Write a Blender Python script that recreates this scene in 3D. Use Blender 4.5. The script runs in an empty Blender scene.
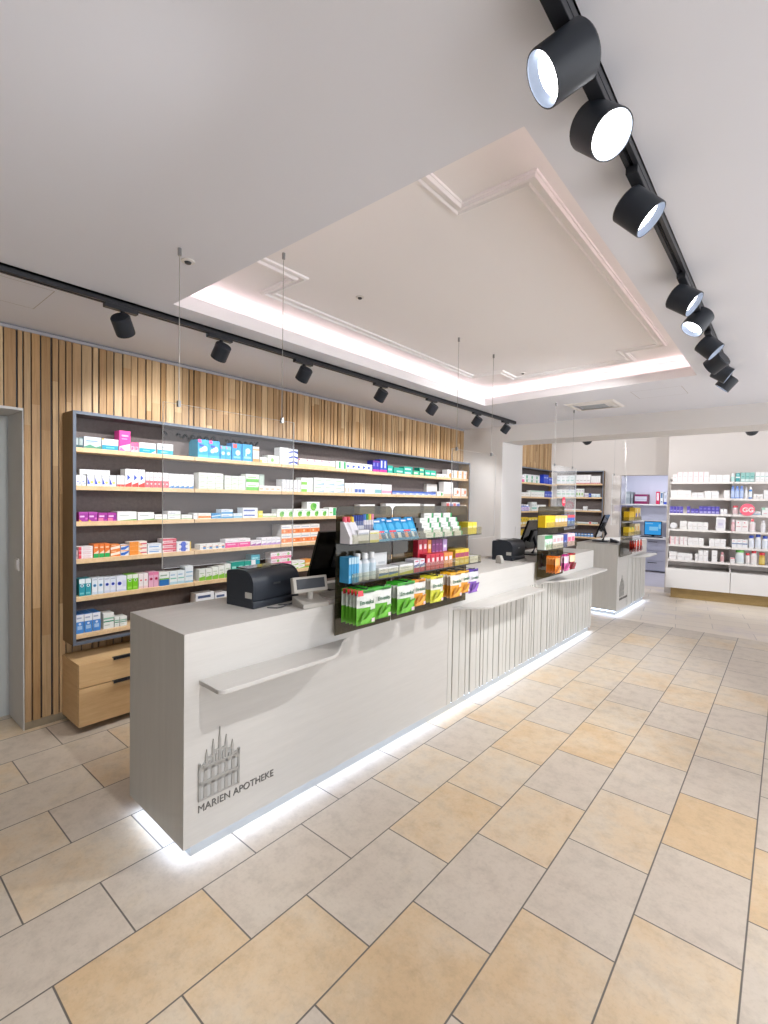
import bpy, math, random
from mathutils import Matrix, Vector
random.seed(7)
scene = bpy.context.scene
COL = scene.collection
PI = math.pi

# ------------------------------------------------------------------ camera
F_PX, YAW, PITCH, ROLL, EYE = 479.68, .6999, -.0283, .0176, 1.55
_F0 = Vector((-math.sin(YAW), math.cos(YAW), 0)); _R0 = Vector((math.cos(YAW), math.sin(YAW), 0)); _U0 = Vector((0, 0, 1))
_F = _F0*math.cos(PITCH) + _U0*math.sin(PITCH); _U = _U0*math.cos(PITCH) - _F0*math.sin(PITCH)
_R = _R0*math.cos(ROLL) + _U*math.sin(ROLL); _U = _U*math.cos(ROLL) - _R0*math.sin(ROLL)
CAM = Vector((0, 0, EYE))
cd = bpy.data.cameras.new('camera'); cam = bpy.data.objects.new('camera', cd); COL.objects.link(cam)
m = Matrix.Identity(4)
for i in range(3):
    m[i][0] = _R[i]; m[i][1] = _U[i]; m[i][2] = -_F[i]; m[i][3] = CAM[i]
cam.matrix_world = m
cd.sensor_fit = 'HORIZONTAL'; cd.sensor_width = 36; cd.lens = F_PX/768*36
cd.clip_start = .05; cd.clip_end = 100
scene.camera = cam

def ray(x, y):
    return _R*((x-384)/F_PX) + _U*((512-y)/F_PX) + _F
def hit(x, y, p0, n):
    """point seen at photo pixel (x, y) on the real plane through p0 with normal n"""
    d = ray(x, y); return CAM + d*(n.dot(Vector(p0)-CAM)/n.dot(d))

# ------------------------------------------------------------------ colours and materials
def lin(c):
    return c/12.92 if c <= .04045 else ((c+.055)/1.055)**2.4
def rgb(h):
    h = h.lstrip('#'); return tuple(lin(int(h[i:i+2], 16)/255) for i in (0, 2, 4)) + (1,)
class N:
    def __init__(self, name):
        self.m = bpy.data.materials.new(name); self.m.use_nodes = True
        self.t = self.m.node_tree; self.t.nodes.clear()
        self.out = self.n('ShaderNodeOutputMaterial')
    def n(self, typ, **kw):
        x = self.t.nodes.new(typ)
        for k, v in kw.items():
            if k[0] == 'i' and k[1:].isdigit(): x.inputs[int(k[1:])].default_value = v
            elif k in x.inputs and not hasattr(x, k): x.inputs[k].default_value = v
            else: setattr(x, k, v)
        return x
    def l(self, a, b): self.t.links.new(a, b)
    def math(self, op, a, b=None, c=None):
        x = self.n('ShaderNodeMath', operation=op)
        for i, v in enumerate((a, b, c)):
            if v is None: continue
            if isinstance(v, (int, float)): x.inputs[i].default_value = v
            else: self.l(v, x.inputs[i])
        return x.outputs[0]
    def mix(self, f, a, b, blend='MIX'):
        x = self.n('ShaderNodeMix', data_type='RGBA', blend_type=blend)
        for s, v in ((x.inputs[0], f), (x.inputs[6], a), (x.inputs[7], b)):
            if isinstance(v, (int, float, tuple)): s.default_value = v
            else: self.l(v, s)
        return x.outputs[2]
    def bsdf(self, color, rough=.5, metal=0, spec=.5, **kw):
        b = self.n('ShaderNodeBsdfPrincipled')
        for k, v in (('Base Color', color), ('Roughness', rough), ('Metallic', metal), ('Specular IOR Level', spec)):
            if isinstance(v, (int, float, tuple)): b.inputs[k].default_value = v
            else: self.l(v, b.inputs[k])
        for k, v in kw.items(): b.inputs[k].default_value = v
        self.l(b.outputs[0], self.out.inputs[0]); return b
    def coord(self, scale=(1, 1, 1), which='Object'):
        tc = self.n('ShaderNodeTexCoord'); mp = self.n('ShaderNodeMapping'); mp.inputs['Scale'].default_value = scale
        self.l(tc.outputs[which], mp.inputs[0]); return mp.outputs[0]
    def noise(self, vec, scale=5, detail=3, rough=.5):
        x = self.n('ShaderNodeTexNoise'); x.inputs['Scale'].default_value = scale; x.inputs['Detail'].default_value = detail; x.inputs['Roughness'].default_value = rough
        self.l(vec, x.inputs['Vector']); return x.outputs[0]
    def ramp(self, f, stops):
        x = self.n('ShaderNodeValToRGB'); e = x.color_ramp.elements
        while len(e) < len(stops): e.new(.5)
        for i, (p, c) in enumerate(stops): e[i].position = p; e[i].color = c
        self.l(f, x.inputs[0]); return x.outputs[0]
    def bump(self, b, h, strength=.2, dist=.01):
        x = self.n('ShaderNodeBump'); x.inputs['Strength'].default_value = strength; x.inputs['Distance'].default_value = dist
        self.l(h, x.inputs['Height']); self.l(x.outputs[0], b.inputs['Normal'])

def paint(name, hexc, rough=.6, var=.04, scale=6, metal=0, spec=.4):
    k = N(name); c = rgb(hexc); f = k.noise(k.coord(), scale, 3)
    a = tuple(min(1, v*(1-var)) for v in c[:3])+(1,); b = tuple(min(1, v*(1+var)) for v in c[:3])+(1,)
    k.bsdf(k.mix(f, a, b), rough, metal, spec); return k.m
def emit(name, hexc, strength):
    k = N(name); e = k.n('ShaderNodeEmission'); e.inputs[0].default_value = rgb(hexc); e.inputs[1].default_value = strength
    k.l(e.outputs[0], k.out.inputs[0]); return k.m
def grain(name, c1, c2, stretch=(20, 20, 1), scale=3, rough=.5, bump=.05, fine=.35):
    k = N(name); v = k.coord(stretch); f = k.noise(v, scale, 6, .6); g = k.noise(v, scale*6, 4, .6)
    h = k.math('ADD', k.math('MULTIPLY', f, 1-fine), k.math('MULTIPLY', g, fine))
    b = k.bsdf(k.ramp(h, [(.32, rgb(c1)), (.68, rgb(c2))]), rough, spec=.35); k.bump(b, h, bump, .004); return k.m
def attr_mat(name, rough, var=.05, spec=.5, wood=False):
    k = N(name); a = k.n('ShaderNodeAttribute', attribute_name='Col')
    if wood:
        v = k.coord((26, 26, 1.1)); f = k.noise(v, 2.2, 6, .62); g = k.noise(v, 14, 3)
        h = k.math('ADD', k.math('MULTIPLY', f, .7), k.math('MULTIPLY', g, .3))
        c = k.mix(1.0, a.outputs[0], k.ramp(h, [(.3, (.66, .6, .53, 1)), (.7, (1.12, 1.1, 1.08, 1))]), 'MULTIPLY')
        b = k.bsdf(c, rough, spec=.3); k.bump(b, h, .08, .004)
    else:
        f = k.noise(k.coord(), 40, 2)
        c = k.mix(1.0, a.outputs[0], k.mix(f, (.82-var,)*3+(1,), (.82+var,)*3+(1,)), 'MULTIPLY')
        k.bsdf(c, rough, spec=spec)
    return k.m

M = {}
M['print'] = attr_mat('printed_carton', .42)
M['gloss'] = attr_mat('glossy_print', .22)
M['slat'] = attr_mat('oak_slats', .5, wood=True)
M['ceiling'] = paint('ceiling_paint', '#e3e5ee', .9, .012, 2, spec=.2)
M['cove'] = paint('cove_paint', '#f3f1f3', .9, .01, 2, spec=.2)
M['wall'] = paint('wall_paint', '#e0dddb', .85, .015, 3, spec=.2)
M['white'] = paint('white_lacquer', '#e0ddda', .4, .01)
M['whiteshelf'] = paint('white_shelf_metal', '#dcd7d3', .45, .01)
M['oak'] = grain('light_oak', '#b58a55', '#d3aa74', (3, 3, 3), 1.2)
M['oakboard'] = grain('oak_shelf_board', '#c8a67c', '#dfc29a', (14, 2, 14), 1.5)
M['oakdrawer'] = grain('oak_drawer_front', '#c9a374', '#dcbb8c', (3, 2.2, 34), 1.3, .45)
M['rackback'] = grain('smoked_oak_back', '#594f4d', '#6a605d', (20, 1.2, 20), 2, .6)
M['rackside'] = grain('bronze_side_panel', '#7d6748', '#8c7453', (14, 14, 1), 2, .55)
M['rackedge'] = paint('grey_blue_edge', '#59616e', .5)
M['laminate'] = grain('pale_wood_laminate', '#bdbab5', '#c5c2bd', (18, 1.1, 18), 1.6, .5, .03)
M['laminate_end'] = grain('pale_wood_laminate_upright', '#bebcb6', '#c7c5bf', (18, 18, 1.1), 1.6, .5, .03)
M['plinth'] = paint('brushed_plinth', '#b0b5b8', .35, .03, 8, .6)
M['blackmetal'] = paint('black_powder_coat', '#2a2c31', .38, .1, 30)
M['blackplastic'] = paint('black_plastic', '#2b3038', .42, .08, 25)
M['screenblack'] = paint('black_screen', '#0a0b0e', .12, .02)
M['greyplastic'] = paint('grey_plastic', '#3a3d42', .5)
M['beigeplastic'] = paint('beige_plastic', '#aeaaa2', .5)
M['steel'] = paint('brushed_steel', '#9a9c9e', .3, .05, 30, .9)
M['wire'] = paint('steel_wire', '#aaa9a6', .35, .03, 30, .6)
M['logo'] = paint('pewter_relief', '#a5a4a0', .4, .05, 30, .35)
M['logoplate'] = paint('pale_relief_plate', '#aeaeac', .5)
M['logodark'] = paint('dark_pewter_letters', '#6b6965', .45, .05, 30, .3)
M['jamb'] = paint('grey_door_lining', '#cfcecd', .6)
M['doorleaf'] = paint('grey_green_door', '#a59c86', .55)
M['doorstrip'] = paint('blue_grey_frame', '#bcc0bf', .4)
M['stone'] = paint('dark_stone_base', '#8a7d68', .7, .2, 20)
M['kick'] = grain('brown_kick_board', '#8a7348', '#a58a58', (3, 3, 20), 2)
M['red'] = paint('red_sticker', '#e8204c', .4)
M['officewall'] = paint('blue_grey_wall', '#d9dbea', .8, .02)
M['office'] = paint('office_lacquer', '#b9bac8', .5, .02)
M['officefloor'] = grain('grey_lilac_boards', '#b5b0b8', '#cdc8ce', (1.2, 10, 1), 1.5, .4)
M['led'] = emit('counter_led', '#cfe1ff', 13)
M['coveled'] = emit('cove_led', '#ffe0dc', 13)
M['lens'] = emit('spot_lens', '#ffffff', 14)
M['reflector'] = paint('spot_reflector', '#7b8494', .3, .02, 8, .5)

def pane(name, tint, refl, rough=.0, edge=False, ior=1.45, haze=0.0, hazec='#ffffff'):
    k = N(name); t = k.n('ShaderNodeBsdfTransparent'); t.inputs[0].default_value = tint
    g = k.n('ShaderNodeBsdfGlossy'); g.inputs['Roughness'].default_value = rough; g.inputs[0].default_value = (1, 1, 1, 1)
    fr = k.n('ShaderNodeFresnel'); fr.inputs[0].default_value = ior
    base = t.outputs[0]
    if haze:
        d = k.n('ShaderNodeBsdfDiffuse'); d.inputs[0].default_value = rgb(hazec)
        hm = k.n('ShaderNodeMixShader'); hm.inputs[0].default_value = haze
        f = k.noise(k.coord(), 3, 2); k.l(k.math('MULTIPLY', f, haze*2), hm.inputs[0])
        k.l(base, hm.inputs[1]); k.l(d.outputs[0], hm.inputs[2]); base = hm.outputs[0]
    geo = k.n('ShaderNodeNewGeometry'); ff = k.math('SUBTRACT', 1, geo.outputs['Backfacing'])
    mx = k.n('ShaderNodeMixShader'); k.l(k.math('MULTIPLY', k.math('MULTIPLY', fr.outputs[0], refl), ff), mx.inputs[0])
    k.l(base, mx.inputs[1]); k.l(g.outputs[0], mx.inputs[2]); k.l(mx.outputs[0], k.out.inputs[0]); return k.m
M['acrylic'] = pane('clear_acrylic', (.985, .99, .99, 1), .85, haze=.006)
M['acrylicglare'] = pane('clear_acrylic_painted_haze', (.985, .99, .99, 1), 1.0, haze=.09, hazec='#f2f4f6')  # diffuse white mixed in for the light this screen catches
M['acryledge'] = pane('acrylic_edge', (.9, .93, .95, 1), .8, .2, haze=.8, hazec='#fbfdff')  # whitened to imitate light carried to the pane edges
M['smoke'] = pane('smoked_acrylic', (.36, .33, .245, 1), .9, haze=.062, hazec='#a39c80')  # haze colour stands in for reflections of the bright room
M['smokeedge'] = pane('smoked_acrylic_edge', (.12, .12, .11, 1), .8, .1, haze=.3, hazec='#3c3a34')
M['tray'] = pane('clear_tray', (.90, .895, .84, 1), .9, haze=.05, hazec='#b8b290')

# floor tiles: 50 x 33 cm stone slabs in half bond, coloured per slab
def tile_floor():
    k = N('stone_tiles'); g = k.n('ShaderNodeNewGeometry'); s = k.n('ShaderNodeSeparateXYZ'); k.l(g.outputs['Position'], s.inputs[0])
    W, L = .3305, .5025
    u = k.math('DIVIDE', k.math('ADD', s.outputs[0], .0667), W); row = k.math('FLOOR', u)
    odd = k.math('MODULO', k.math('ADD', row, 100), 2)
    v0 = k.math('DIVIDE', k.math('SUBTRACT', s.outputs[1], 1.7225), L)
    v = k.math('ADD', v0, k.math('MULTIPLY', odd, .5)); col = k.math('FLOOR', v)
    fu = k.math('SUBTRACT', u, row); fv = k.math('SUBTRACT', v, col)
    du = k.math('MULTIPLY', k.math('MINIMUM', fu, k.math('SUBTRACT', 1, fu)), W)
    dv = k.math('MULTIPLY', k.math('MINIMUM', fv, k.math('SUBTRACT', 1, fv)), L)
    d = k.math('MINIMUM', du, dv)
    grout = k.n('ShaderNodeMapRange'); grout.inputs[1].default_value = .0022; grout.inputs[2].default_value = .0036; k.l(d, grout.inputs[0])
    cv = k.n('ShaderNodeCombineXYZ'); k.l(row, cv.inputs[0]); k.l(col, cv.inputs[1])
    at = k.n('ShaderNodeAttribute', attribute_name='Col')
    off = k.n('ShaderNodeVectorMath', operation='MULTIPLY_ADD'); k.l(cv.outputs[0], off.inputs[0]); off.inputs[1].default_value = (3.7, 5.3, 0); k.l(g.outputs['Position'], off.inputs[2])
    n1 = k.noise(off.outputs[0], 3.0, 9, .68); n2 = k.noise(off.outputs[0], 60, 5, .75); n3 = k.noise(off.outputs[0], 11, 7, .7)
    tone = k.math('ADD', at.outputs['Fac'], k.math('MULTIPLY', k.math('SUBTRACT', n1, .5), 1.5))
    c = k.ramp(tone, [(0, rgb('#cdc0b0')), (.25, rgb('#d0c4b4')), (.5, rgb('#d6c7b1')), (.75, rgb('#d8c2a3')), (1, rgb('#d4b892'))])
    c = k.mix(1.0, c, k.ramp(n3, [(.34, (.87, .865, .86, 1)), (.52, (1.0, 1.0, 1.0, 1)), (.72, (1.035, 1.04, 1.05, 1))]), 'MULTIPLY')
    c = k.mix(1.0, c, k.ramp(n2, [(.28, (.90, .89, .88, 1)), (.5, (1.01, 1.01, 1.01, 1))]), 'MULTIPLY')
    c = k.mix(grout.outputs[0], rgb('#6d665f'), c)
    b = k.bsdf(c, k.ramp(n1, [(.3, (.36,)*3+(1,)), (.7, (.52,)*3+(1,))]), spec=.35)
    k.bump(b, k.math('ADD', k.math('MULTIPLY', grout.outputs[0], 1), k.math('MULTIPLY', n2, .12)), .25, .004)
    return k.m
M['tile'] = tile_floor()
def old_floor():
    k = N('worn_stone_slabs'); g = k.n('ShaderNodeNewGeometry'); mp = k.n('ShaderNodeMapping'); mp.inputs['Rotation'].default_value = (0, 0, -.148)
    k.l(g.outputs['Position'], mp.inputs[0])
    br = k.n('ShaderNodeTexBrick', offset=.5); br.inputs['Scale'].default_value = 1; br.inputs['Brick Width'].default_value = .8; br.inputs['Row Height'].default_value = .3
    br.inputs['Mortar Size'].default_value = .004; br.inputs['Color1'].default_value = rgb('#e8dccb'); br.inputs['Color2'].default_value = rgb('#e0d3c3'); br.inputs['Mortar'].default_value = rgb('#bdb3a8')
    k.l(mp.outputs[0], br.inputs[0]); n1 = k.noise(mp.outputs[0], 1.6, 5, .6)
    c = k.mix(k.math('MULTIPLY', k.ramp(n1, [(.52, (0, 0, 0, 1)), (.68, (1, 1, 1, 1))]), .5), br.outputs[0], rgb('#c4bac0'))
    k.bsdf(c, .4, spec=.35); return k.m
M['oldfloor'] = old_floor()

# ------------------------------------------------------------------ mesh builder
class MB:
    def __init__(s): s.v = []; s.f = []; s.c = []; s.mi = []
    def face(s, pts, col=None, mi=0):
        b = len(s.v); s.v += [tuple(p) for p in pts]; s.f.append(tuple(range(b, b+len(pts)))); s.c.append(col); s.mi.append(mi)
    def box(s, x0, x1, y0, y1, z0, z1, col=None, mi=0, cols=None, mis=None):
        b = len(s.v); s.v += [(x0,y0,z0),(x1,y0,z0),(x1,y1,z0),(x0,y1,z0),(x0,y0,z1),(x1,y0,z1),(x1,y1,z1),(x0,y1,z1)]
        # order: bottom, top, front(-y), right(+x), back(+y), left(-x)
        for i, q in enumerate([(3,2,1,0),(4,5,6,7),(0,1,5,4),(1,2,6,5),(2,3,7,6),(3,0,4,7)]):
            s.f.append(tuple(b+j for j in q)); s.c.append(cols[i] if cols else col); s.mi.append(mis[i] if mis else mi)
        return s
    def prism(s, poly, z0, z1, col=None, mi=0, M4=None):
        n = len(poly); b = len(s.v)
        P = [Vector((x, y, z0)) for x, y in poly] + [Vector((x, y, z1)) for x, y in poly]
        if M4: P = [M4 @ p for p in P]
        s.v += [tuple(p) for p in P]
        fs = [tuple(b+i for i in reversed(range(n))), tuple(b+n+i for i in range(n))] + [(b+i, b+(i+1)%n, b+n+(i+1)%n, b+n+i) for i in range(n)]
        for q in fs: s.f.append(q); s.c.append(col); s.mi.append(mi)
        return s
    def rev(s, prof, p, d, n=20, col=None, mi=0, cols=None, mis=None):
        """surface of revolution: prof = [(t along d, radius)] from p"""
        p = Vector(p); d = Vector(d).normalized(); a = d.orthogonal().normalized(); c = d.cross(a); b = len(s.v)
        for t, r in prof:
            for i in range(n):
                th = 2*PI*i/n; s.v.append(tuple(p+d*t+(a*math.cos(th)+c*math.sin(th))*max(r, 1e-5)))
        for k in range(len(prof)-1):
            for i in range(n):
                s.f.append((b+k*n+i, b+k*n+(i+1)%n, b+(k+1)*n+(i+1)%n, b+(k+1)*n+i)); s.c.append(cols[k] if cols else col); s.mi.append(mis[k] if mis else mi)
        return s
    def cyl(s, p0, p1, r, n=12, col=None, mi=0):
        p0 = Vector(p0); p1 = Vector(p1); L = (p1-p0).length
        return s.rev([(0, 0), (0, r), (L, r), (L, 0)], p0, p1-p0, n, col, mi)
    def tube(s, pts, r, n=8, col=None, mi=0):
        pts = [Vector(p) for p in pts]; b = len(s.v); up = Vector((0, 0, 1))
        for i, p in enumerate(pts):
            d = (pts[min(i+1, len(pts)-1)]-pts[max(i-1, 0)]).normalized()
            a = d.cross(up) if abs(d.z) < .95 else d.cross(Vector((1, 0, 0))); a.normalize(); c = d.cross(a)
            for j in range(n): th = 2*PI*j/n; s.v.append(tuple(p+(a*math.cos(th)+c*math.sin(th))*r))
        for i in range(len(pts)-1):
            for j in range(n): s.f.append((b+i*n+j, b+i*n+(j+1)%n, b+(i+1)*n+(j+1)%n, b+(i+1)*n+j)); s.c.append(col); s.mi.append(mi)
        s.f.append(tuple(b+j for j in range(n))); s.c.append(col); s.mi.append(mi)
        s.f.append(tuple(b+(len(pts)-1)*n+j for j in reversed(range(n)))); s.c.append(col); s.mi.append(mi)
        return s
    def mesh(s, name, mats, smooth=False):
        me = bpy.data.meshes.new(name); me.from_pydata(s.v, [], s.f)
        for mt in (mats if isinstance(mats, (list, tuple)) else [mats]): me.materials.append(mt)
        me.polygons.foreach_set('material_index', s.mi)
        if any(c is not None for c in s.c):
            at = me.color_attributes.new('Col', 'FLOAT_COLOR', 'CORNER'); buf = []
            for p, c in zip(me.polygons, s.c): buf += list(c or (1, 1, 1, 1))*p.loop_total
            at.data.foreach_set('color', buf)
        if smooth:
            me.polygons.foreach_set('use_smooth', [True]*len(me.polygons)); me.update()
            try: me.set_sharp_from_angle(angle=math.radians(38))
            except Exception: pass
        me.update(); return me
    def build(s, name, mats, parent=None, smooth=False, bevel=0):
        o = bpy.data.objects.new(name, s.mesh(name, mats, smooth)); COL.objects.link(o); o.parent = parent
        if bevel:
            b = o.modifiers.new('bevel', 'BEVEL'); b.width = bevel; b.segments = 2; b.limit_method = 'ANGLE'
        return o

def tag(o, label=None, cat=None, group=None, kind=None):
    if label: o['label'] = label
    if cat: o['category'] = cat
    if group: o['group'] = group
    if kind: o['kind'] = kind
    return o
def thing(name, label, cat, loc=(0, 0, 0), rz=0, group=None):
    o = bpy.data.objects.new(name, None); COL.objects.link(o); o.location = loc; o.rotation_euler = (0, 0, rz); o.empty_display_size = .05
    return tag(o, label, cat, group)
def struct(name, mb, mat, label=None, **kw):
    return tag(mb.build(name, mat, **kw), label, None, None, 'structure')
def children(o): return [c for c in bpy.data.objects if c.parent == o]
def dup(root, loc, rz, label, group=None):
    r = root.copy(); COL.objects.link(r); r.location = loc; r.rotation_euler = (0, 0, rz); r['label'] = label
    if group: r['group'] = group
    for ch in children(root):
        c = ch.copy(); COL.objects.link(c); c.parent = r
        for g in children(ch):
            d = g.copy(); COL.objects.link(d); d.parent = c
    return r
def text_obj(name, body, size, mat, parent, M4, depth=.001, bold=0, align='LEFT', width=None):
    cu = bpy.data.curves.new(name, 'FONT'); cu.body = body; cu.size = size; cu.extrude = depth; cu.offset = bold; cu.align_x = align
    t = bpy.data.objects.new(name, cu); COL.objects.link(t)
    dg = bpy.context.evaluated_depsgraph_get(); me = bpy.data.meshes.new_from_object(t.evaluated_get(dg)); bpy.data.objects.remove(t)
    if width:
        xs = [v.co.x for v in me.vertices]; k = width/(max(xs)-min(xs))
        for v in me.vertices: v.co.x *= k
    me.transform(M4); me.materials.clear(); me.materials.append(mat)
    o = bpy.data.objects.new(name, me); COL.objects.link(o); o.parent = parent; return o
ORD = ['first', 'second', 'third', 'fourth', 'fifth', 'sixth', 'seventh', 'eighth', 'ninth', 'tenth', 'eleventh', 'twelfth']
NUM = ['zero', 'one', 'two', 'three', 'four', 'five', 'six', 'seven', 'eight', 'nine', 'ten', 'eleven', 'twelve']
WHITE = rgb('#efeef0')

# ------------------------------------------------------------------ room
ZC, ZR = 2.6, 2.79          # ceiling, raised ceiling inside the recess
XL, XRIGHT, YNEAR, YFAR = -3.755, 3.2, -2.2, 6.28
UX, UY = .989, .148; RB = math.atan2(UY, UX)            # direction of the skewed rear wall
# floors
TONES = '''436,953,1;518,963,.85;675,987,.7;476,889,.1;584,894,.05;695,904,.05;754,879,.95;611,830,.6;530,825,.68;710,835,1;444,820,.8;415,859,.1;641,783,.1;567,778,.05;722,785,.05;493,776,.6;430,771,.5
597,746,.85;661,746,.6;725,751,.5;528,741,.78;464,736,.12;552,717,.2;616,717,.5;673,717,.1;737,721,.1;501,712,.7;503,687,.12;579,692,.6;631,694,.1;685,697,.65;739,702,.6;555,675,.6;597,677,.5;641,680,.62;695,680,.4;754,948,.3
140,952,.85;271,957,.78;68,952,.12;172,880,.1;281,895,.05;68,880,.55;364,973,.88;364,890,.2;26,999,.12;10,905,.3;166,1010,.62;26,843,.5;99,812,.15;31,801,.3;68,755,.3;109,765,.62;10,780,.55;380,832,.1'''
TW, TL = .3305, .5025
def tile_of(x, y):
    r = math.floor((x+.0667)/TW); return r, math.floor((y-1.7225)/TL+.5*((r+100) % 2))
tones = {}
for q in TONES.replace('\n', ';').split(';'):
    px, py, tv = map(float, q.split(',')); w_ = hit(px, py, (0, 0, 0), Vector((0, 0, 1))); tones[tile_of(w_.x, w_.y)] = tv
b = MB(); rt = random.Random(11)
for r in range(-14, 11):
    xa, xb = max(-4.3, r*TW-.0667), min(XRIGHT, (r+1)*TW-.0667)
    if xb <= xa: continue
    for q in range(-10, 13):
        ya = max(YNEAR, (q-.5*((r+100) % 2))*TL+1.7225); yb = min(6.91, (q+1-.5*((r+100) % 2))*TL+1.7225)
        if yb <= ya: continue
        tv = tones.get((r, q), rt.choice([.08, .12, .2, .3, .5, .6, .72])); b.face([(xa, ya, 0), (xb, ya, 0), (xb, yb, 0), (xa, yb, 0)], (tv, tv, tv, 1))
struct('floor', b, M['tile'])
b = MB(); b.face([(-4.3, 6.91, 0), (XRIGHT, 6.91, 0), (XRIGHT, 10.85, 0), (-4.3, 9.72, 0)]); struct('floor_back', b, M['oldfloor'])
# ceiling with the recess hole
RC = [(-2.63, 1.285), (-.600, 1.293), (-.604, 4.645), (-2.612, 4.815)]
b = MB(); oc = [(-4.3, YNEAR), (XRIGHT, YNEAR), (XRIGHT, YFAR), (-4.3, YFAR)]
for i in range(4):
    j = (i+1) % 4; b.face([(*oc[i], ZC), (*RC[i], ZC), (*RC[j], ZC), (*oc[j], ZC)])
def off(poly, d):
    """offset a closed counter-clockwise polygon outwards by d"""
    n = len(poly); out = []
    for i in range(n):
        p, q, r = Vector(poly[i-1]), Vector(poly[i]), Vector(poly[(i+1) % n])
        e1 = (q-p).normalized(); e2 = (r-q).normalized(); n1 = Vector((e1.y, -e1.x)); n2 = Vector((e2.y, -e2.x))
        k = (n1+n2)/(1+n1.dot(n2)); out.append(tuple(q+k*d))
    return out
def ring(b, A, za, B, zb):
    for i in range(len(A)):
        j = (i+1) % len(A); b.face([(*A[i], za), (*A[j], za), (*B[j], zb), (*B[i], zb)])
struct('ceiling', b, M['ceiling'])
lip = MB(); R1 = off(RC, .018); R2 = off(RC, .15)
ring(lip, RC, ZC, RC, ZC+.05); ring(lip, RC, ZC+.05, R1, ZC+.05); ring(lip, R1, ZC+.05, R1, ZC+.085); ring(lip, R1, ZC+.085, R2, ZC+.085); ring(lip, R2, ZC+.085, R2, ZR)
struct('trim_1', lip, M['cove'])
b = MB(); b.face([(*p, ZR) for p in reversed(R2)]); struct('ceiling_recess', b, M['cove'])
# stucco frame with notched corners on the raised ceiling
FR = [(-2.46, 1.78), (-2.15, 1.78), (-2.15, 1.44), (-1.11, 1.44), (-1.11, 1.78), (-.79, 1.78), (-.79, 4.26), (-1.08, 4.26), (-1.08, 4.56), (-2.15, 4.56), (-2.15, 4.26), (-2.46, 4.26)]
b = MB(); prof = [(-.036, 0), (-.034, .010), (-.020, .014), (-.014, .005), (.004, .005), (.010, .018), (.022, .020), (.028, .008), (.034, .008), (.036, 0)]
for (d0, h0), (d1, h1) in zip(prof, prof[1:]): ring(b, off(FR, d0), ZR-h0, off(FR, d1), ZR-h1)
struct('trim_2', b, M['cove'])
# walls
b = MB(); b.box(-4.3, XL-.012, .864, YFAR, 0, ZC); b.box(-4.3, XL-.012, YNEAR, .864, 2.085, ZC); b.box(-4.3, XL-.012, YNEAR, -.35, 0, 2.085)
b.box(-4.3, XL-.012, 6.95, 10.1, 0, 3.05)
struct('wall_left', b, M['blackmetal'])
def slats(y0, y1, z0, z1, b):
    y = y0; pal = ['#bd9d76', '#c8aa82', '#b5936a', '#cfb38d', '#ae8c62', '#c2a27a']
    while y < y1-.012:
        w = random.choice([.022, .03, .034, .042, .05, .058]); w = min(w, y1-y); z = z0
        dx = random.choice([0, 0, .004, .008])
        while z < z1-.001:                                  # staves jointed lengthwise
            L = random.uniform(.5, 1.5); zz = min(z1, z+L); c = rgb(random.choice(pal)); k = random.uniform(.82, 1.06)
            b.box(XL-.014, XL+.006-dx, y, y+w, z, zz, tuple(v*k for v in c[:3])+(1,)); z = zz
        y += w+random.choice([.006, .008, .011])
b = MB(); slats(.868, YFAR, .05, 2.572, b); slats(YNEAR, .868, 2.085, 2.572, b); tag(b.build('wall_cladding_left', M['slat']), 'oak slat cladding', None, None, 'structure')
b = MB(); slats(6.955, 10.05, .05, 2.74, b); tag(b.build('wall_cladding_left_rear', M['slat']), 'oak slat cladding beyond the pier', None, None, 'structure')
b = MB(); b.box(XL-.01, XL+.012, YNEAR, YFAR, 2.572, 2.592); struct('trim_3', b, paint('ceiling_edge_profile', '#a9a8ae', .5))
b = MB(); b.box(XL-.012, XL+.004, .866, 6.28, 0, .05); struct('baseboard_left', b, M['stone'])
b = MB(); b.box(-4.3, -3.115, YFAR, 6.95, 0, 3.05); struct('wall_pier', b, M['wall'], bevel=.004)
b = MB(); b.box(-3.115, XRIGHT, YFAR+.0005, 6.815, 2.378, 3.05); struct('wall_beam', b, M['wall'])
b = MB(); b.face([(-4.3, 6.8, 3.05), (-4.3, 10.2, 3.05), (XRIGHT, 11.2, 3.05), (XRIGHT, 6.8, 3.05)]); struct('ceiling_back', b, M['ceiling'])
b = MB(); b.box(-4.3, XRIGHT, YNEAR-.1, YNEAR, 0, ZC); struct('wall_near_block', b, paint('near_block_grey', '#a7a29d', .8))  # unseen wall added to stop fill light from behind, greyed to cut bounce
# rear wall, parallel to U; p(s, d) = along the wall, d towards the camera
def bw(s, d=0, z=0): return Vector((-3.755+UX*s+UY*d, 9.76+UY*s-UX*d, z))
def bwbox(b, s0, s1, d0, d1, z0, z1, **kw):
    P = [bw(s0, d1, z0), bw(s1, d1, z0), bw(s1, d0, z0), bw(s0, d0, z0)]
    b.prism([(p.x, p.y) for p in P], z0, z1, **kw)
S_DL, S_DR, SG = 1.30, 2.10, 2.09     # doorway to the office
b = MB(); bwbox(b, -.6, S_DL, -.18, 0, 0, 3.05); bwbox(b, S_DL, S_DR+.2, -.18, 0, 2.07, 3.05); M['backwall'] = paint('warm_grey_wall', '#cdc6c1', .85, .015, 3, spec=.2); struct('wall_back', b, M['backwall'])
b = MB(); bwbox(b, SG, 7.2, -.18, .55, 0, 3.05); struct('wall_back_right', b, M['backwall'])
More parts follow.
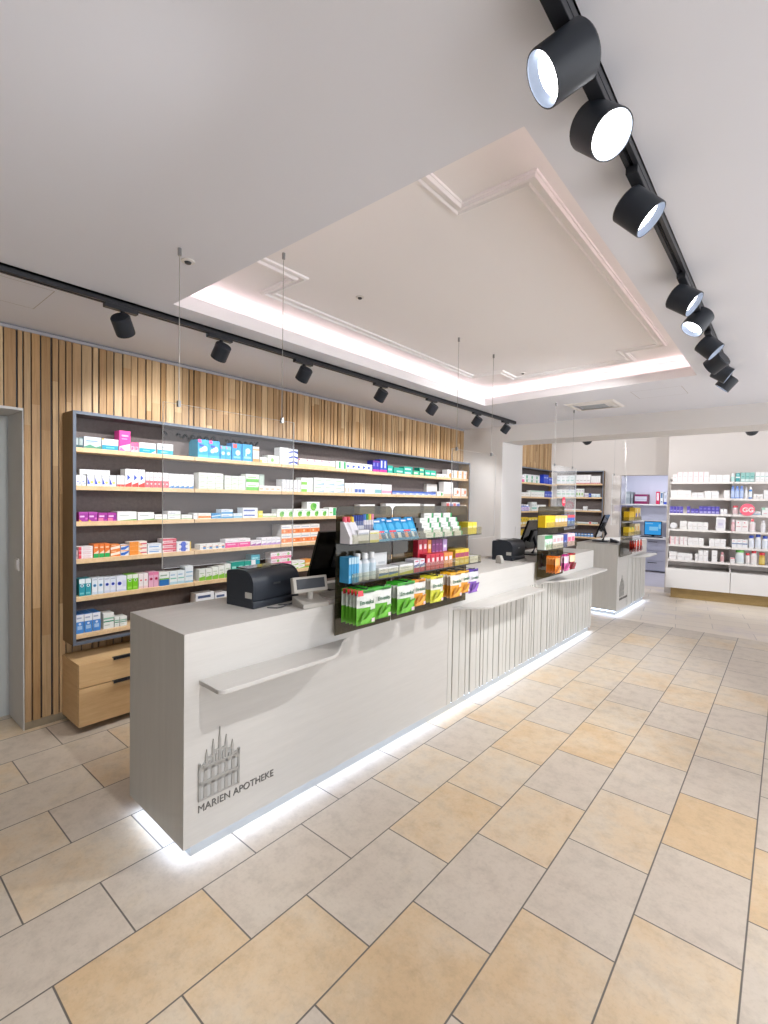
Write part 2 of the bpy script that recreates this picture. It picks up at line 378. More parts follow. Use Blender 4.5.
# doorway on the left: lining, narrow frame and leaf in the depth of the wall
dr = MB(); dr.box(-4.13, XL+.008, .858, .864, 0, 2.085); dr.box(-4.13, XL+.008, -.35, .858, 2.068, 2.085); struct('door_1', dr, M['jamb'], bevel=.002)
b = MB(); b.box(-4.14, -4.10, .80, .857, 0, 2.067); b.box(-4.14, -4.10, -.35, .80, 2.02, 2.067); struct('trim_4', b, M['doorstrip'])
b = MB(); b.box(-4.16, -4.12, -.35, .80, .005, 2.02); struct('door_2', b, M['doorleaf'])
t = thing('light_switch', 'white light switch on the grey door lining at far left', 'switch', (-3.86, .858, 1.075))
b = MB(); b.box(-.035, .035, -.009, 0, -.04, .04); b.build('switch_plate', M['white'], t, bevel=.003)
b = MB(); b.box(-.026, .026, -.014, -.009, -.03, .03); b.build('rocker', M['white'], t, bevel=.002)
# ------------------------------------------------------------------ track lighting
def track(name, label, x, y0, y1, z=ZC):
    t = thing(name, label, 'light track', (x, y0, z)); b = MB(); L = y1-y0
    b.box(-.018, -.006, 0, L, -.035, 0); b.box(.006, .018, 0, L, -.035, 0); b.box(-.018, .018, 0, L, -.012, -.0005)
    b.build('rail', M['blackmetal'], t)
    b = MB(); b.box(-.0045, -.0015, .002, L-.002, -.026, -.012); b.box(.0015, .0045, .002, L-.002, -.026, -.012); b.build('conductor', M['greyplastic'], t)
    for y in (-.012, L): e = MB(); e.box(-.019, .019, y, y+.012, -.036, 0); e.build('end_cap', M['blackmetal'], t)
    return t
track('lighting_track', 'black ceiling track in front of the wood slat wall', -2.81, -.6, 5.99)
track('lighting_track', 'black ceiling track to the right of the ceiling recess', -.393, -.2, 4.72)
def spotlight(label, pos, d, D, L, power, group=None, zt=None, lens=True, angle=70, aim=None, color=(.985, .99, 1)):
    """pos = middle of the can, d = direction it points"""
    pos = Vector(pos); d = Vector(d).normalized(); zt = zt or ZC-.035
    root = thing('track_spotlight', label, 'spotlight', (pos.x, pos.y, zt), 0, group); P = lambda v: Vector(v)-root.location
    b = MB(); b.box(-.017, .017, -.095, .075, -.022, .001); b.build('adapter', M['blackmetal'], root, bevel=.002)
    c = P(pos); b = MB(); b.cyl((0, 0, -.02), (0, 0, -.034), .012); b.tube([(0, 0, -.025), c*.55+Vector((0, 0, -.012)), c], .007, 8); b.build('stem', M['blackmetal'], root, smooth=True)
    r = D/2; h = L/2; b = MB()
    b.rev([(-h, 0), (-h, r*.9), (-h+.006, r), (h-.004, r), (h, r*.985), (h, r*.93)], c, d, 32); b.rev([(h, r*.93), (h-.004, r*.92), (h-.022, r*.79)], c, d, 32, mi=1)
    b.build('housing', [M['blackplastic'], M['reflector']], root, smooth=True)
    b = MB(); b.rev([(h-.022, r*.79), (h-.0215, 0)], c, d, 32); b.build('lens', M['lens'], root)
    ld = bpy.data.lights.new('spot_lamp', 'SPOT'); ld.energy = power; ld.spot_size = math.radians(angle); ld.spot_blend = .5; ld.shadow_soft_size = .022; ld.color = color
    lo = bpy.data.objects.new('spot_lamp', ld); COL.objects.link(lo); lo.parent = root; lo.location = c + d*(h+.012)
    dd = (Vector(aim)-pos).normalized() if aim else d
    lo.rotation_euler = dd.to_track_quat('-Z', 'Y').to_euler()
    return root
PR = 80
for i, (y, z, d) in enumerate([(1.03, 2.475, (-.67, -.47, -.57)), (1.286, 2.488, (.64, -.3, -.71)), (1.69, 2.473, (.7, .12, -.71)), (2.56, 2.478, (.8, 0, -.6)), (2.99, 2.505, (-.46, -.39, -.8)), (3.46, 2.49, (.7, .06, -.71)), (3.87, 2.49, (-.8, .35, -.5)), (4.19, 2.49, (.81, .14, -.57)), (4.55, 2.49, (-.64, 0, -.77))]):
    lab = ['black spotlight nearest the camera on the right track, lens turned left',
           'dazzling black spotlight, second on the right track, lens turned to the camera',
           'black spotlight third on the right track, alone beside the ceiling recess edge',
           'black spotlight fourth on the right track, upper one of the overlapping pair',
           'black spotlight fifth on the right track, lower one of the overlapping pair, lens down-left',
           'black spotlight sixth on the right track, lens edge turned right',
           'black spotlight seventh on the right track, seen from behind without its lens',
           'black spotlight eighth on the right track, overlapping the last one below it',
           'black spotlight ninth on the right track, the farthest and lowest in view'][i]
    spotlight(lab, (-.393, y, z), d, .113, .105, (108 if d[0] < 0 else 45), 'spotlights on the right track', angle=100)
for i, (y, k) in enumerate(zip([1.095, 1.688, 2.377, 3.267, 4.068, 4.993, 5.732], [.6, -.02, .0, .02, .0, .04, .0])):
    spotlight(f'black can spotlight {ORD[i]} from the left on the track before the slat wall', (-2.81, y, 2.47), (-.62, k, -.74), .100, .100, 42, 'spotlights on the left track', angle=100)
for x, y, lab, pw in ((-2.30, 7.32, 'small black spotlight under the beam above the far corner shelves', 120), (-.372, 7.32, 'small black spotlight under the beam at the right, above the white shelves', 70)):
    spotlight(lab, (x, y, 2.47), (.12, .9, -.42), .13, .11, pw, 'spotlights beyond the beam', zt=3.015, angle=110)
spotlight('added black spotlight hidden behind the beam to light the far corner racks', (-3.0, 7.32, 2.86), (-.1, .8, -.58), .13, .11, 90, 'spotlights beyond the beam', zt=3.015, angle=120)  # extra luminaire, out of view, added to brighten the corner racks
b = MB(); b.box(-3.6, 3.0, 7.303, 7.337, 3.015, 3.05); tag(b.build('lighting_track', M['blackmetal']), 'black ceiling track beyond the beam', 'light track')

# ceiling details
t = thing('ceiling_vent', 'square white four-way air vent in the ceiling before the beam', 'air vent', (-1.64, 5.46, ZC))
b = MB(); o4 = [(-.25, -.23), (.25, -.23), (.25, .23), (-.25, .23)]
ring(b, o4, 0, off(o4, -.02), -.012); ring(b, off(o4, -.02), -.012, off(o4, -.045), -.012); ring(b, off(o4, -.045), -.012, off(o4, -.05), -.002); b.build('frame', M['white'], t)
b = MB()
for k in range(3): a = off(o4, -.055-.025*k); ring(b, a, -.004, off(o4, -.075-.025*k), -.014)
b.build('louvre', M['white'], t)
b = MB(); a = off(o4, -.125); b.box(a[0][0], a[1][0], a[0][1], a[2][1], -.017, -.007); b.build('centre_panel', paint('vent_grey', '#a2a7ae', .5), t)
def dot(name, label, cat, x, y, z, r, mat, ring_=True):
    t = thing(name, label, cat, (x, y, z)); b = MB(); b.rev([(0, r*1.9), (.004, r*1.8), (.006, r), (.006, 0)], (0, 0, 0), (0, 0, -1), 20); b.build('rosette', M['white'], t, smooth=True)
    b = MB(); b.rev([(.005, r), (.012, r*.8), (.014, 0)], (0, 0, 0), (0, 0, -1), 16); b.build('sensor_lens', mat, t, smooth=True)
dot('ceiling_sensor', 'small dark ceiling sensor beside the leftmost hanging wire', 'sensor', -2.095, 1.091, ZC, .016, M['greyplastic'])
dot('ceiling_sensor', 'small dark sensor in the left half of the raised ceiling panel', 'sensor', -2.062, 2.182, ZR, .014, M['greyplastic'])
dot('ceiling_sensor', 'small dark sensor near the far edge of the raised ceiling panel', 'sensor', -2.009, 4.44, ZR, .014, M['greyplastic'])
t = thing('access_panel', 'flush square access panel in the ceiling right of the vent', 'ceiling panel', (-.97, 5.18, ZC))
b = MB(); q = [(-.21, -.19), (.21, -.19), (.21, .19), (-.21, .19)]; ring(b, q, -.0008, off(q, -.004), -.0008); b.build('joint', paint('joint_grey', '#b9b5b3', .8), t)
t = thing('access_panel', 'flush access panel in the ceiling left of the wood wall track', 'ceiling panel', (-3.15, .5, ZC))
b = MB(); q = [(-.19, -.32), (.19, -.32), (.19, .32), (-.19, .32)]; ring(b, q, -.0008, off(q, -.004), -.0008); b.build('joint', paint('joint_grey', '#b9b5b3', .8), t)
t = thing('wall_sensor', 'small round grey sensor high on the white pier', 'sensor', (-3.279, YFAR, 2.215))
b = MB(); b.rev([(0, .022), (.008, .02), (.012, .012), (.012, 0)], (0, 0, 0), (0, -1, 0), 16); b.build('sensor_cap', paint('sensor_grey', '#b5b3b0', .5), t)
t = thing('light_switch', 'white switch plate on the side of the white pier', 'switch', (-3.115, 6.787, 1.09))
b = MB(); b.box(0, .009, -.04, .04, -.075, .075); b.build('switch_plate', M['white'], t, bevel=.002)
for z in (-.035, .035): b = MB(); b.box(.009, .013, -.028, .028, z-.028, z+.028); b.build('rocker', M['wall'], t, bevel=.002)

# ------------------------------------------------------------------ shelf racks of smoked oak
def rack(name, label, p, rz, ys, zb, zt, shelves, depth=.2, ends=(True, True)):
    """local x = along the wall, -y = towards the room, back at y = 0"""
    t = thing(name, label, 'shelf rack', p, rz); x0, x1 = ys[0], ys[-1]
    b = MB(); b.box(x0+.018, x1-.018, -.016, 0, zb+.02, zt-.02); b.build('back_panel', M['rackback'], t)
    for e, (xa, xb) in zip(ends, ((x0, x0+.018), (x1-.018, x1))):
        if e:
            b = MB(); b.box(xa, xb, -depth+.004, 0, zb, zt, mis=[0]*6); b.box(xa, xb, -depth, -depth+.004, zb, zt, mi=1); b.build('side_panel', [M['rackside'], M['rackedge']], t)
    for nm, za, zc in (('top_panel', zt-.02, zt), ('bottom_panel', zb, zb+.02)):
        b = MB(); b.box(x0+.018, x1-.018, -depth+.004, 0, za, zc); b.box(x0+.018, x1-.018, -depth, -depth+.004, za, zc, mi=1); b.build(nm, [M['rackback'], M['rackedge']], t)
    for z in shelves:
        for i, (a, c) in enumerate(zip(ys, ys[1:])):
            b = MB(); b.box(a+(.02 if i == 0 else .003), c-(.02 if i == len(ys)-2 else .003), -depth+.018, -.016, z-.03, z); b.build('shelf', M['oakboard'], t, bevel=.002)
    return t
SH1 = [1.85, 1.60, 1.361, 1.112, .862, .612]
rack('wall_shelf_rack', 'long dark shelf rack with six oak shelves on the slat wall behind the counter', (XL+.0075, 1.08, 0), PI/2, [.843*i for i in range(7)], .547, 2.085, SH1)
# squiggle on the rack back, left bays, imitating script mirrored in the hanging screen
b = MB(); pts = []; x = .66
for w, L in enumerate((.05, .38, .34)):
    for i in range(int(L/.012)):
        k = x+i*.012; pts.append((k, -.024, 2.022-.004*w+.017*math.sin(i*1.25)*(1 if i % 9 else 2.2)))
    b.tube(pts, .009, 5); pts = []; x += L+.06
rk = bpy.data.objects['wall_shelf_rack']; o = b.build('mirrored_script', M['screenblack'], rk); tag(o, 'dark squiggle standing for script reflected in the screen')
SH2 = [1.885, 1.63, 1.37, 1.12, .865, .612]
rack('wall_shelf_rack', 'dark shelf rack on the left wall beyond the white pier', (XL+.0075, 6.97, 0), PI/2, [0, .82, 1.64, 2.47, 2.66], .547, 2.15, SH2, ends=(True, False))
SH3 = [1.905, 1.645, 1.385, 1.13, .87, .612]
R3 = Vector((-3.575, 9.54, 0)); R3B = R3 + Vector((-UY, UX, 0))*.2
rack('wall_shelf_rack', 'short dark shelf rack in the far corner with a dark right end panel', R3B, RB, [-.02, .885], .547, 2.15, SH3, ends=(False, True))

# oak drawer cabinet under the long rack
t = thing('drawer_cabinet', 'floating oak drawer cabinet under the long rack at left', 'cabinet', (XL+.0075, 1.076, 0), PI/2)
b = MB(); W = 1.69; d = .297
b.box(0, W, -d, 0, .43, .45); b.box(0, W, -d, 0, .042, .06); b.box(0, .02, -d, 0, .06, .43); b.box(W-.02, W, -d, 0, .06, .43); b.box(.02, W-.02, -.012, 0, .06, .43); b.build('carcass', M['oakdrawer'], t)
for x0, x1 in ((.001, .843), (.846, W-.001)):
    for z0, z1 in ((.043, .291), (.296, .449)):
        b = MB(); b.box(x0, x1, -.317, -d-.001, z0, z1); dw = b.build('drawer', M['oakdrawer'], t, bevel=.0015)
        b = MB(); xm = x0+.41; b.box(xm-.21, xm+.21, -.333, -.300, z1-.0005, z1+.0025); b.box(xm-.21, xm+.21, -.333, -.330, z1-.012, z1+.0025); b.build('handle', M['blackmetal'], dw)

# ------------------------------------------------------------------ service counters (rotated 1.29 degrees)
A = math.radians(1.29); CO = Vector((-1.889, .978, 0)); CV = Vector((math.cos(A), -math.sin(A), 0)); CU = Vector((math.sin(A), math.cos(A), 0)); TOP = .972
def CW(x, y, z=0): return CO + CV*x + CU*y + Vector((0, 0, z))
def ogee(x, y0, y1, n=10):
    return [(x*(.5-.5*math.cos(PI*i/n)), y0+(y1-y0)*i/n) for i in range(n+1)]
def arc(cx, cy, r, a0, a1, n=6):
    return [(cx+r*math.cos(math.radians(a0+(a1-a0)*i/n)), cy+r*math.sin(math.radians(a0+(a1-a0)*i/n))) for i in range(n+1)]
LXP = .17
def ledge_left_square(y0, y1, y2):  # square end first, ogee back to the counter from y1 to y2
    return [(-.03, y0)] + arc(LXP-.03, y0+.03, .03, -90, 0) + [(x, y) for x, y in reversed(ogee(LXP, y2, y1))] + [(-.03, y2)]
def ledge_right_square(y0, y1, y2):
    return [(-.03, y0)] + ogee(LXP, y0, y1) + arc(LXP-.03, y2-.03, .03, 0, 90) + [(-.03, y2)]
def gable_logo(parent, y0, z0):
    b = MB(); k = .198; H = 1
    def q(ya, za, yb, zb, x=.006): b.box(0, x, y0+ya, y0+yb, z0+za, z0+zb)
    W = .198
    q(0, 0, .010, .165); q(W-.010, 0, W, .165)                     # outer walls
    q(0, 0, W, .006); q(0, .070, W, .082); q(0, .137, W, .147)      # floor bands
    for r, (za, zb) in enumerate(((.006, .070), (.082, .137))):     # rows of window piers
        for i in range(1, 6): yy = W*i/6; q(yy-.008, za, yy+.008, zb, .005)
        q(.008, zb-.012, W-.008, zb, .005)
    tops = [.165, .215, .250, .295, .250, .215, .165]
    for i, tz in enumerate(tops):                                   # pinnacles of the stepped gable
        yc = .006+(W-.012)*i/6; base = .147; sh = base+(tz-base)*.62
        q(yc-.0055, base, yc+.0055, sh)
        b.prism([(yc+y0-.0055, z0+sh), (yc+y0+.0055, z0+sh), (yc+y0, z0+tz)], 0, .006, M4=Matrix(((0, 0, 1, 0), (1, 0, 0, 0), (0, 1, 0, 0), (0, 0, 0, 1))))
        if i < 6:
            j = tops[i+1]; lo = min(tz, j); yn = .006+(W-.012)*(i+1)/6; zt = base+(lo-base)*.5
            q(yc+.0055, zt-.008, yn-.0055, zt)
            q((yc+yn)/2-.004, base, (yc+yn)/2+.004, zt-.018)
    b.build('gable_emblem', M['logo'], parent)
    pl = [(y0, z0), (y0+W, z0), (y0+W, z0+.155)]
    for i in range(6, -1, -1):
        yc = y0+.006+(W-.012)*i/6; tz = .147+(tops[i]-.147)*.45; pl += [(yc+.004, z0+tz), (yc-.004, z0+tz)]
        if i: yn = y0+.006+(W-.012)*(i-.5)/6; pl.append((yn, z0+.147+(min(tops[i], tops[i-1])-.147)*.3))
    b = MB(); b.prism(pl, 0, .0022, M4=Matrix(((0, 0, 1, 0), (1, 0, 0, 0), (0, 1, 0, 0), (0, 0, 0, 1)))); b.build('emblem_plate', M['logoplate'], parent)
    R4 = Matrix(((0, 0, 1, .0), (1, 0, 0, y0-.002), (0, 1, 0, z0-.049), (0, 0, 0, 1)))
    text_obj('lettering', 'MARIEN APOTHEKE', .046, M['logodark'], parent, R4, .003, 0, width=.385)
def counter(label, y0, y1, yf, ledges, logo, depth=.56):
    t = thing('service_counter', label, 'counter', CW(0, y0), -A); L = y1-y0; f = yf-y0
    b = MB(); b.box(-depth, -.014, 0, L, .06, TOP, mis=[0, 0, 1, 0, 1, 0]); b.box(-.014, 0, 0, f, .06, TOP, mis=[0, 0, 1, 0, 0, 0]); b.box(-.014, 0, f, L, .765, TOP, mis=[0, 0, 0, 0, 1, 0])
    b.build('body', [M['laminate'], M['laminate_end']], t)
    b = MB(); y = f+.004; rnd = random.Random(3)
    while y < L-.02:
        w = min(rnd.choice([.036, .05, .062, .08]), L-y); b.box(-.014, -rnd.choice([0, .003]), y, y+w, .06, .765); y += w+rnd.choice([.011, .015])
    b.build('fluted_panel', M['laminate_end'], t)
    b = MB(); b.box(-depth+.04, -.026, .045, L-.045, 0, .0595); b.build('plinth', M['plinth'], t)
    b = MB()
    b.face([(-.024, .035, .044), (-.024, L-.035, .044), (-.007, L-.035, .0585), (-.007, .035, .0585)][::-1])
    b.face([(-depth+.05, .040, .044), (-.024, .040, .044), (-.024, .012, .0585), (-depth+.05, .012, .0585)][::-1])
    b.build('led_strip', M['led'], t)
    for poly in ledges:
        b = MB(); b.prism([(x, y-y0) for x, y in poly], .745, .765); b.build('ledge', M['laminate'], t, bevel=.003)
    if logo is not None: gable_logo(t, logo, .240)
    return t
counter('long pale wood counter with gable emblem, underlit base and three ledges', 0, 5.065, 1.955,
        [ledge_left_square(.066, .66, .96), ledge_right_square(1.98, 2.26, 3.26), ledge_right_square(3.46, 4.15, 5.06)], .063)
counter('short pale wood counter standing beyond the long one', 6.06, 7.62, 6.52, [ledge_right_square(6.66, 7.05, 7.55)], .13)

# ------------------------------------------------------------------ hanging acrylic sneeze guards
def guard(label, y0, w0, w1, zc, sticker=None, hz=None):
    t = thing('hanging_acrylic_guard', label, 'screen', CW(-.13, y0), -A); W = .685; z0, z1 = 1.235, 1.94
    b = MB(); b.box(-.004, .004, 0, W, z0, z1, mis=[1, 1, 1, 0, 1, 0]); b.build('pane', [M['acrylicglare' if sticker else 'acrylic'], M['acryledge']], t)
    for yw, zk in zip((w0-y0, w1-y0), zc):
        b = MB(); b.cyl((0, yw, z1+.01), (0, yw, zk-.02), .0018, 6); b.build('wire', M['wire'], t)
        b = MB(); b.cyl((0, yw, zk-.03), (0, yw, zk), .008, 12); b.build('ceiling_anchor', M['steel'], t)
        b = MB(); b.box(-.008, .008, yw-.006, yw+.006, z1-.012, z1+.014); b.build('clamp', M['steel'], t)
    if sticker:
        ys, zs, r = sticker; b = MB(); b.rev([(0, 0), (0, r), (.0012, r), (.0012, 0)], (.0028, ys-y0, zs), (1, 0, 0), 24); st = b.build('round_sticker', M['red'], t)
        text_obj('sticker_lettering', 'GG', r*.95, M['white'], st, Matrix(((0, 0, 1, .0045), (1, 0, 0, ys-y0-r*.62), (0, 1, 0, zs-r*.3), (0, 0, 0, 1))), .0004, .001)
    return t
guard('clear hanging screen nearest the camera, above the black printer at left', -.035, .033, .572, (ZC, ZR))
bpy.data.objects['hanging_acrylic_guard']; 
guard('clear hanging screen in front of the white pier, second along the counter', 2.152, 2.213, 2.755, (ZR, ZR))
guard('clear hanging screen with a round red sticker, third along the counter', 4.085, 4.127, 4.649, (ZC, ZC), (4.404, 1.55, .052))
guard('clear hanging screen above the short far counter, before the office doorway', 6.17, 6.24, 6.78, (3.05, 3.05))
# ------------------------------------------------------------------ cartons and bottles
USED = {}
def decal(b, spec, w, h, y, mi=0):
    """spec 'r x0 z0 x1 z1 col; c cx cz r col; t x z x z x z col' in fractions of the front"""
    for k, s in enumerate(spec.split(';')):
        s = s.split()
        if not s: continue
        c = rgb(s[-1]); f = [float(v) for v in s[1:-1]]; yy = y-.0004*(k+1)
        if s[0] == 'r': pts = [(f[0]*w, f[1]*h), (f[2]*w, f[1]*h), (f[2]*w, f[3]*h), (f[0]*w, f[3]*h)]
        elif s[0] == 'c': pts = [(f[0]*w+f[2]*w*math.cos(2*PI*i/14), f[1]*h+f[2]*w*math.sin(2*PI*i/14)) for i in range(14)]
        else: pts = [(f[i]*w, f[i+1]*h) for i in range(0, len(f), 2)]
        b.face([(x, yy, z) for x, z in pts], c, mi)
def carton(w, h, d, base, spec='', side=None, top=None):
    b = MB(); c = rgb(base); s = rgb(side) if side else tuple(v*.94 for v in c[:3])+(1,); t = rgb(top) if top else c
    b.box(0, w, 0, d, 0, h, cols=[c, t, c, s, s, s]); decal(b, spec, w, h, 0)
    return b
def bottle(w, h, body, cap, label='', neck=.45, capr=.6, spec=''):
    b = MB(); r = w/2; c = rgb(body); k = rgb(cap); l = rgb(label) if label else c
    prof = [(0, 0), (0, r*.94), (h*.02, r), (h*.12, r), (h*.5, r), (h*.62, r), (h*.72, r*.86), (h*.77, r*neck), (h*.79, r*neck), (h*.79, r*capr), (h*.99, r*capr*.96), (h, r*capr*.9), (h, 0)]
    cols = [c, c, c, l, l, c, c, c, k, k, k, k]
    b.rev(prof, (r, r, 0), (0, 0, 1), 16, cols=cols); return b
def uniq(lab):
    n = len(lab.split()); USED.setdefault(lab, 0); USED[lab] += 1
    return lab
class Face:
    """front plane of a shelf: s = along the shelf, items stand with their front on it"""
    def __init__(self, p0, u, rz, where, zs):
        self.p0 = Vector(p0); self.u = Vector(u); self.rz = rz; self.where = where; self.zs = zs
        self.n = Vector((self.u.y, -self.u.x, 0))
    def at(self, px, py):
        q = hit(px, py, self.p0, self.n); return (q-self.p0).dot(self.u), q.z
    def pos(self, s, back, z): return self.p0 + self.u*s - self.n*back + Vector((0, 0, z))
SHELF = ['top', 'second', 'third', 'fourth', 'fifth', 'bottom']
def run(F, sh, x0, x1, yt, n, desc, base='#efeef0', spec='', stack=1, side=None, top=None, d=.085, back=0, sr=None, kind='carton', cat='box', mat='print', gap=.003, zb=None, z0=None, **kw):
    """n items side by side between photo columns x0..x1 on shelf sh, top at photo row yt"""
    zs = F.zs[sh] if z0 is None else z0
    s0, zt = F.at(x0, yt); s1, _ = F.at(x1, yt); s0, s1 = sr or (s0, s1); W = (s1-s0)/n; h = max(.02, (zt-zs)/stack); w = W-gap
    if w > .36: print('WIDE', desc, w)
    if kind == 'carton': mb = carton(w, h, d, base, spec, side, top)
    else: mb = bottle(min(w, h*.75), h, base, **kw)
    me = mb.mesh('carton', M[mat], smooth=(kind != 'carton'))
    nm = {'carton': 'cosmetics_carton' if F is FG else 'display_carton' if F in (FD1, FD2, FD3) else 'medicine_carton', 'bottle': 'bottle'}[kind] if 'name' not in kw else kw['name']
    shelf = f'{SHELF[sh]} shelf' if len(F.zs) > 3 else f'{["upper", "lower"][sh]} tray'
    for j in range(stack):
        for i in range(n):
            o = bpy.data.objects.new(nm, me); COL.objects.link(o)
            o.location = F.pos(s0+i*W, back, zs+j*(h+.0006)+.0004); o.rotation_euler = (0, 0, F.rz+random.uniform(-.012, .012))
            num = '' if n == 1 else f'{ORD[i]} from left' if i < n-1 or n == 2 else 'last on right'
            lvl = '' if stack == 1 else (['lower', 'upper'] if stack == 2 else ['bottom', 'middle', 'top'])[j]
            lab = ', '.join(x for x in (desc.rstrip(','), f'{shelf} of {F.where}', ' '.join(x for x in (lvl, num) if x)) if x)
            tag(o, uniq(lab), 'cosmetics box' if F is FG and cat == 'box' else cat, f'{desc} on the {shelf} of the {F.where}' if n*stack > 1 else None)
TXT = '#b9bcc4'

XB = -3.588
F1 = Face((XB, 0, 0), (0, 1, 0), PI/2, 'long rack', SH1)
F2 = Face((XB, 0, 0), (0, 1, 0), PI/2, 'rack beyond pier', SH2)
FG = FD1 = FD2 = FD3 = None
F3 = Face(R3+Vector((-UY, UX, 0))*.012, (UX, UY, 0), RB, 'corner rack', SH3)
# ---- long rack, top shelf
run(F1, 0, 74.6, 83.5, 437.5, 2, 'grey teal clear box', '#8fa0a2', 'r 0 0 1 .25 #2f5a5c; r .1 .3 .9 .9 #a9b5b5', cat='box')
run(F1, 0, 84, 101.5, 436.3, 1, 'pale blue box with green hills', '#c6d9ee', 't 0 .12 .35 .34 .7 .14 1 .3 1 .0 0 .0 #5b9d7c; r .12 .6 .8 .68 #7b97c8; r .12 .48 .6 .53 #9db2d6; r 0 .92 1 1 #e6eef6')
run(F1, 0, 102, 118.8, 438.4, 1, 'white box with teal band and yellow corner', '#f2f2f2', 'r 0 0 1 .42 #1f9bb8; r 0 .86 .12 1 #f0c84a; r .3 .62 .75 .7 #9aa6b8; r .25 .16 .75 .26 #6fd0dd')
run(F1, 0, 119.4, 131, 430.4, 1, 'tall magenta box with white swoosh', '#ec3f9d', 't 0 .03 1 .03 1 .38 0 .22 #f7e3ef; t 0 .0 .6 .0 .1 .2 #ef6bb3; r .2 .72 .8 .8 #f7b3d7; r .2 .58 .7 .63 #f59bcc')
run(F1, 0, 131.3, 139, 442, 2, 'small pink and white carton', '#f3d2df', 'r 0 .55 1 1 #ec6a9c; r .1 .2 .45 .5 #e44f86; r .55 .25 .9 .5 #ef8eb1')
run(F1, 0, 139.6, 156, 442.2, 1, 'white box with teal lower band after the pinks', '#f4f3f3', 'r 0 0 1 .45 #27a9c2; t .7 0 1 0 1 .3 #f2f2f2; r .25 .66 .7 .74 #7f8aa0; r .2 .2 .62 .28 #8fdde6')
run(F1, 0, 157.5, 173.5, 443.3, 1, 'white box with teal lower band behind screen edge', '#f1f1f2', 'r 0 0 1 .42 #2aa7c1; r .25 .62 .72 .7 #8a94a8; r .2 .16 .62 .26 #9be1ea')
BL = 'r 0 0 1 .16 #55b7e0; c .62 .5 .24 #e9f1fa; c .3 .4 .18 #cfe6f6; r .12 .6 .55 .72 #2447b8; t 0 .82 .34 .82 .25 1 0 1 #f04d93'
run(F1, 0, 198, 220, 439, 2, 'tall blue carton with pink corner', '#2f9fdb', BL, side='#2a90b0', d=.16)
run(F1, 0, 220.6, 231.5, 445.5, 2, 'low blue and white carton', '#3fa5df', 'c .5 .45 .3 #dfeef9; r 0 .75 1 1 #6bb9e6; t 0 .8 .3 .8 0 1 #ee5b95')
run(F1, 0, 232.2, 242, 443, 1, 'tall blue carton with red patch', '#2f9bdd', 'r .1 .72 .5 .95 #ef5a55; c .6 .45 .25 #d9ecf8; r .15 .12 .85 .24 #8fd0ee', side='#2d86c6')
run(F1, 0, 242.6, 252.6, 444, 1, 'tall blue carton with white figure', '#3aa6e2', 'c .55 .6 .26 #e3f0fa; r .15 .15 .85 .28 #a8daf2; r .3 .3 .42 .5 #e6f3fb')
run(F1, 0, 253.2, 259.5, 446.4, 2, 'slim white and orange carton', '#f4eee6', 'r 0 .0 1 .2 #f0a560; r .0 .75 1 .85 #f2b27a')
run(F1, 0, 260, 267.5, 457, 1, 'small white pack with yellow corner', '#f2f2ef', 'r 0 .0 .3 .5 #f0d95c; r .4 .2 .9 .4 #9cc98c')
run(F1, 0, 268, 279, 455, 1, 'small white pack with green leaf', '#f1f3ef', 'c .4 .4 .16 #8cc46d; r .1 .7 .9 .8 #c9d6c0')
run(F1, 0, 280, 288.6, 447.3, 1, 'tall rounded white pack', '#f3f3f4', 'r .1 .4 .9 .5 #b9c2d8; r .1 .15 .7 .22 #9dacd0')
run(F1, 0, 289.2, 298, 449, 1, 'white carton with dark blue wave in a pile', '#eef0f5', 't 0 .15 .6 .45 1 .15 1 .6 .5 .75 0 .45 #2f45ab; r .1 .82 .7 .9 #a7b0d6', stack=3, d=.1)
run(F1, 0, 299, 335.5, 458.2, 5, 'white carton with pink corner and yellow base', '#f4f1ec', 'r 0 0 1 .28 #f2cf92; t 0 .72 .25 .72 .0 1 #e8578f; r .3 .55 .85 .62 #c8bcae')
run(F1, 0, 336.2, 346, 461, 2, 'white carton with green stripe', '#f2f4f2', 'r .55 .05 .95 .95 #39a765; r .1 .3 .4 .36 #a9c4b4')
run(F1, 0, 346.6, 372.5, 462.3, 5, 'white carton with blue arrow', '#eff0f4', 't .1 .2 .7 .5 .1 .7 #2b4db4; r 0 .0 1 .14 #eec86a; r .4 .72 .95 .82 #5872c4')
run(F1, 0, 373, 380, 460.4, 2, 'tall violet blue tube box', '#3e3fb4', 'r 0 0 1 .2 #d8399d; r .15 .5 .5 .8 #8f93de; r 0 .84 1 1 #6f2f96')
run(F1, 0, 380.3, 387.3, 459.3, 2, 'tall blue tube box with magenta base', '#3a54c8', 'r 0 0 1 .2 #e03a9c; r .2 .35 .6 .9 #dfe4f7; r .1 .9 .9 1 #2c2f8e')
run(F1, 0, 387.8, 393, 465.4, 1, 'small mint carton', '#1fb3a2', 'r .1 .35 .8 .6 #bfe9e2')
run(F1, 0, 394, 403.5, 467.3, 1, 'wide teal carton', '#18a08c', 'r .3 .25 .9 .5 #c4e8df; r 0 .0 1 .12 #0d7a6c')
run(F1, 0, 404.2, 412.8, 466.5, 1, 'teal carton with pale label in a pair pile', '#20ab98', 'r .1 .2 .8 .55 #d6efe9', stack=2)
run(F1, 0, 413.6, 419, 470.5, 1, 'green teal low carton', '#49b98d', 'r .1 .3 .8 .6 #e3f2dc')
run(F1, 0, 419.6, 424.4, 467.7, 1, 'teal carton with yellow label in a pile', '#1ca593', 'r .1 .25 .85 .6 #e4e9a4', stack=2)
run(F1, 0, 425, 436, 470, 2, 'mint green carton', '#22b296', 'r .15 .3 .85 .6 #cfeee4; r 0 .0 1 .1 #128a76')
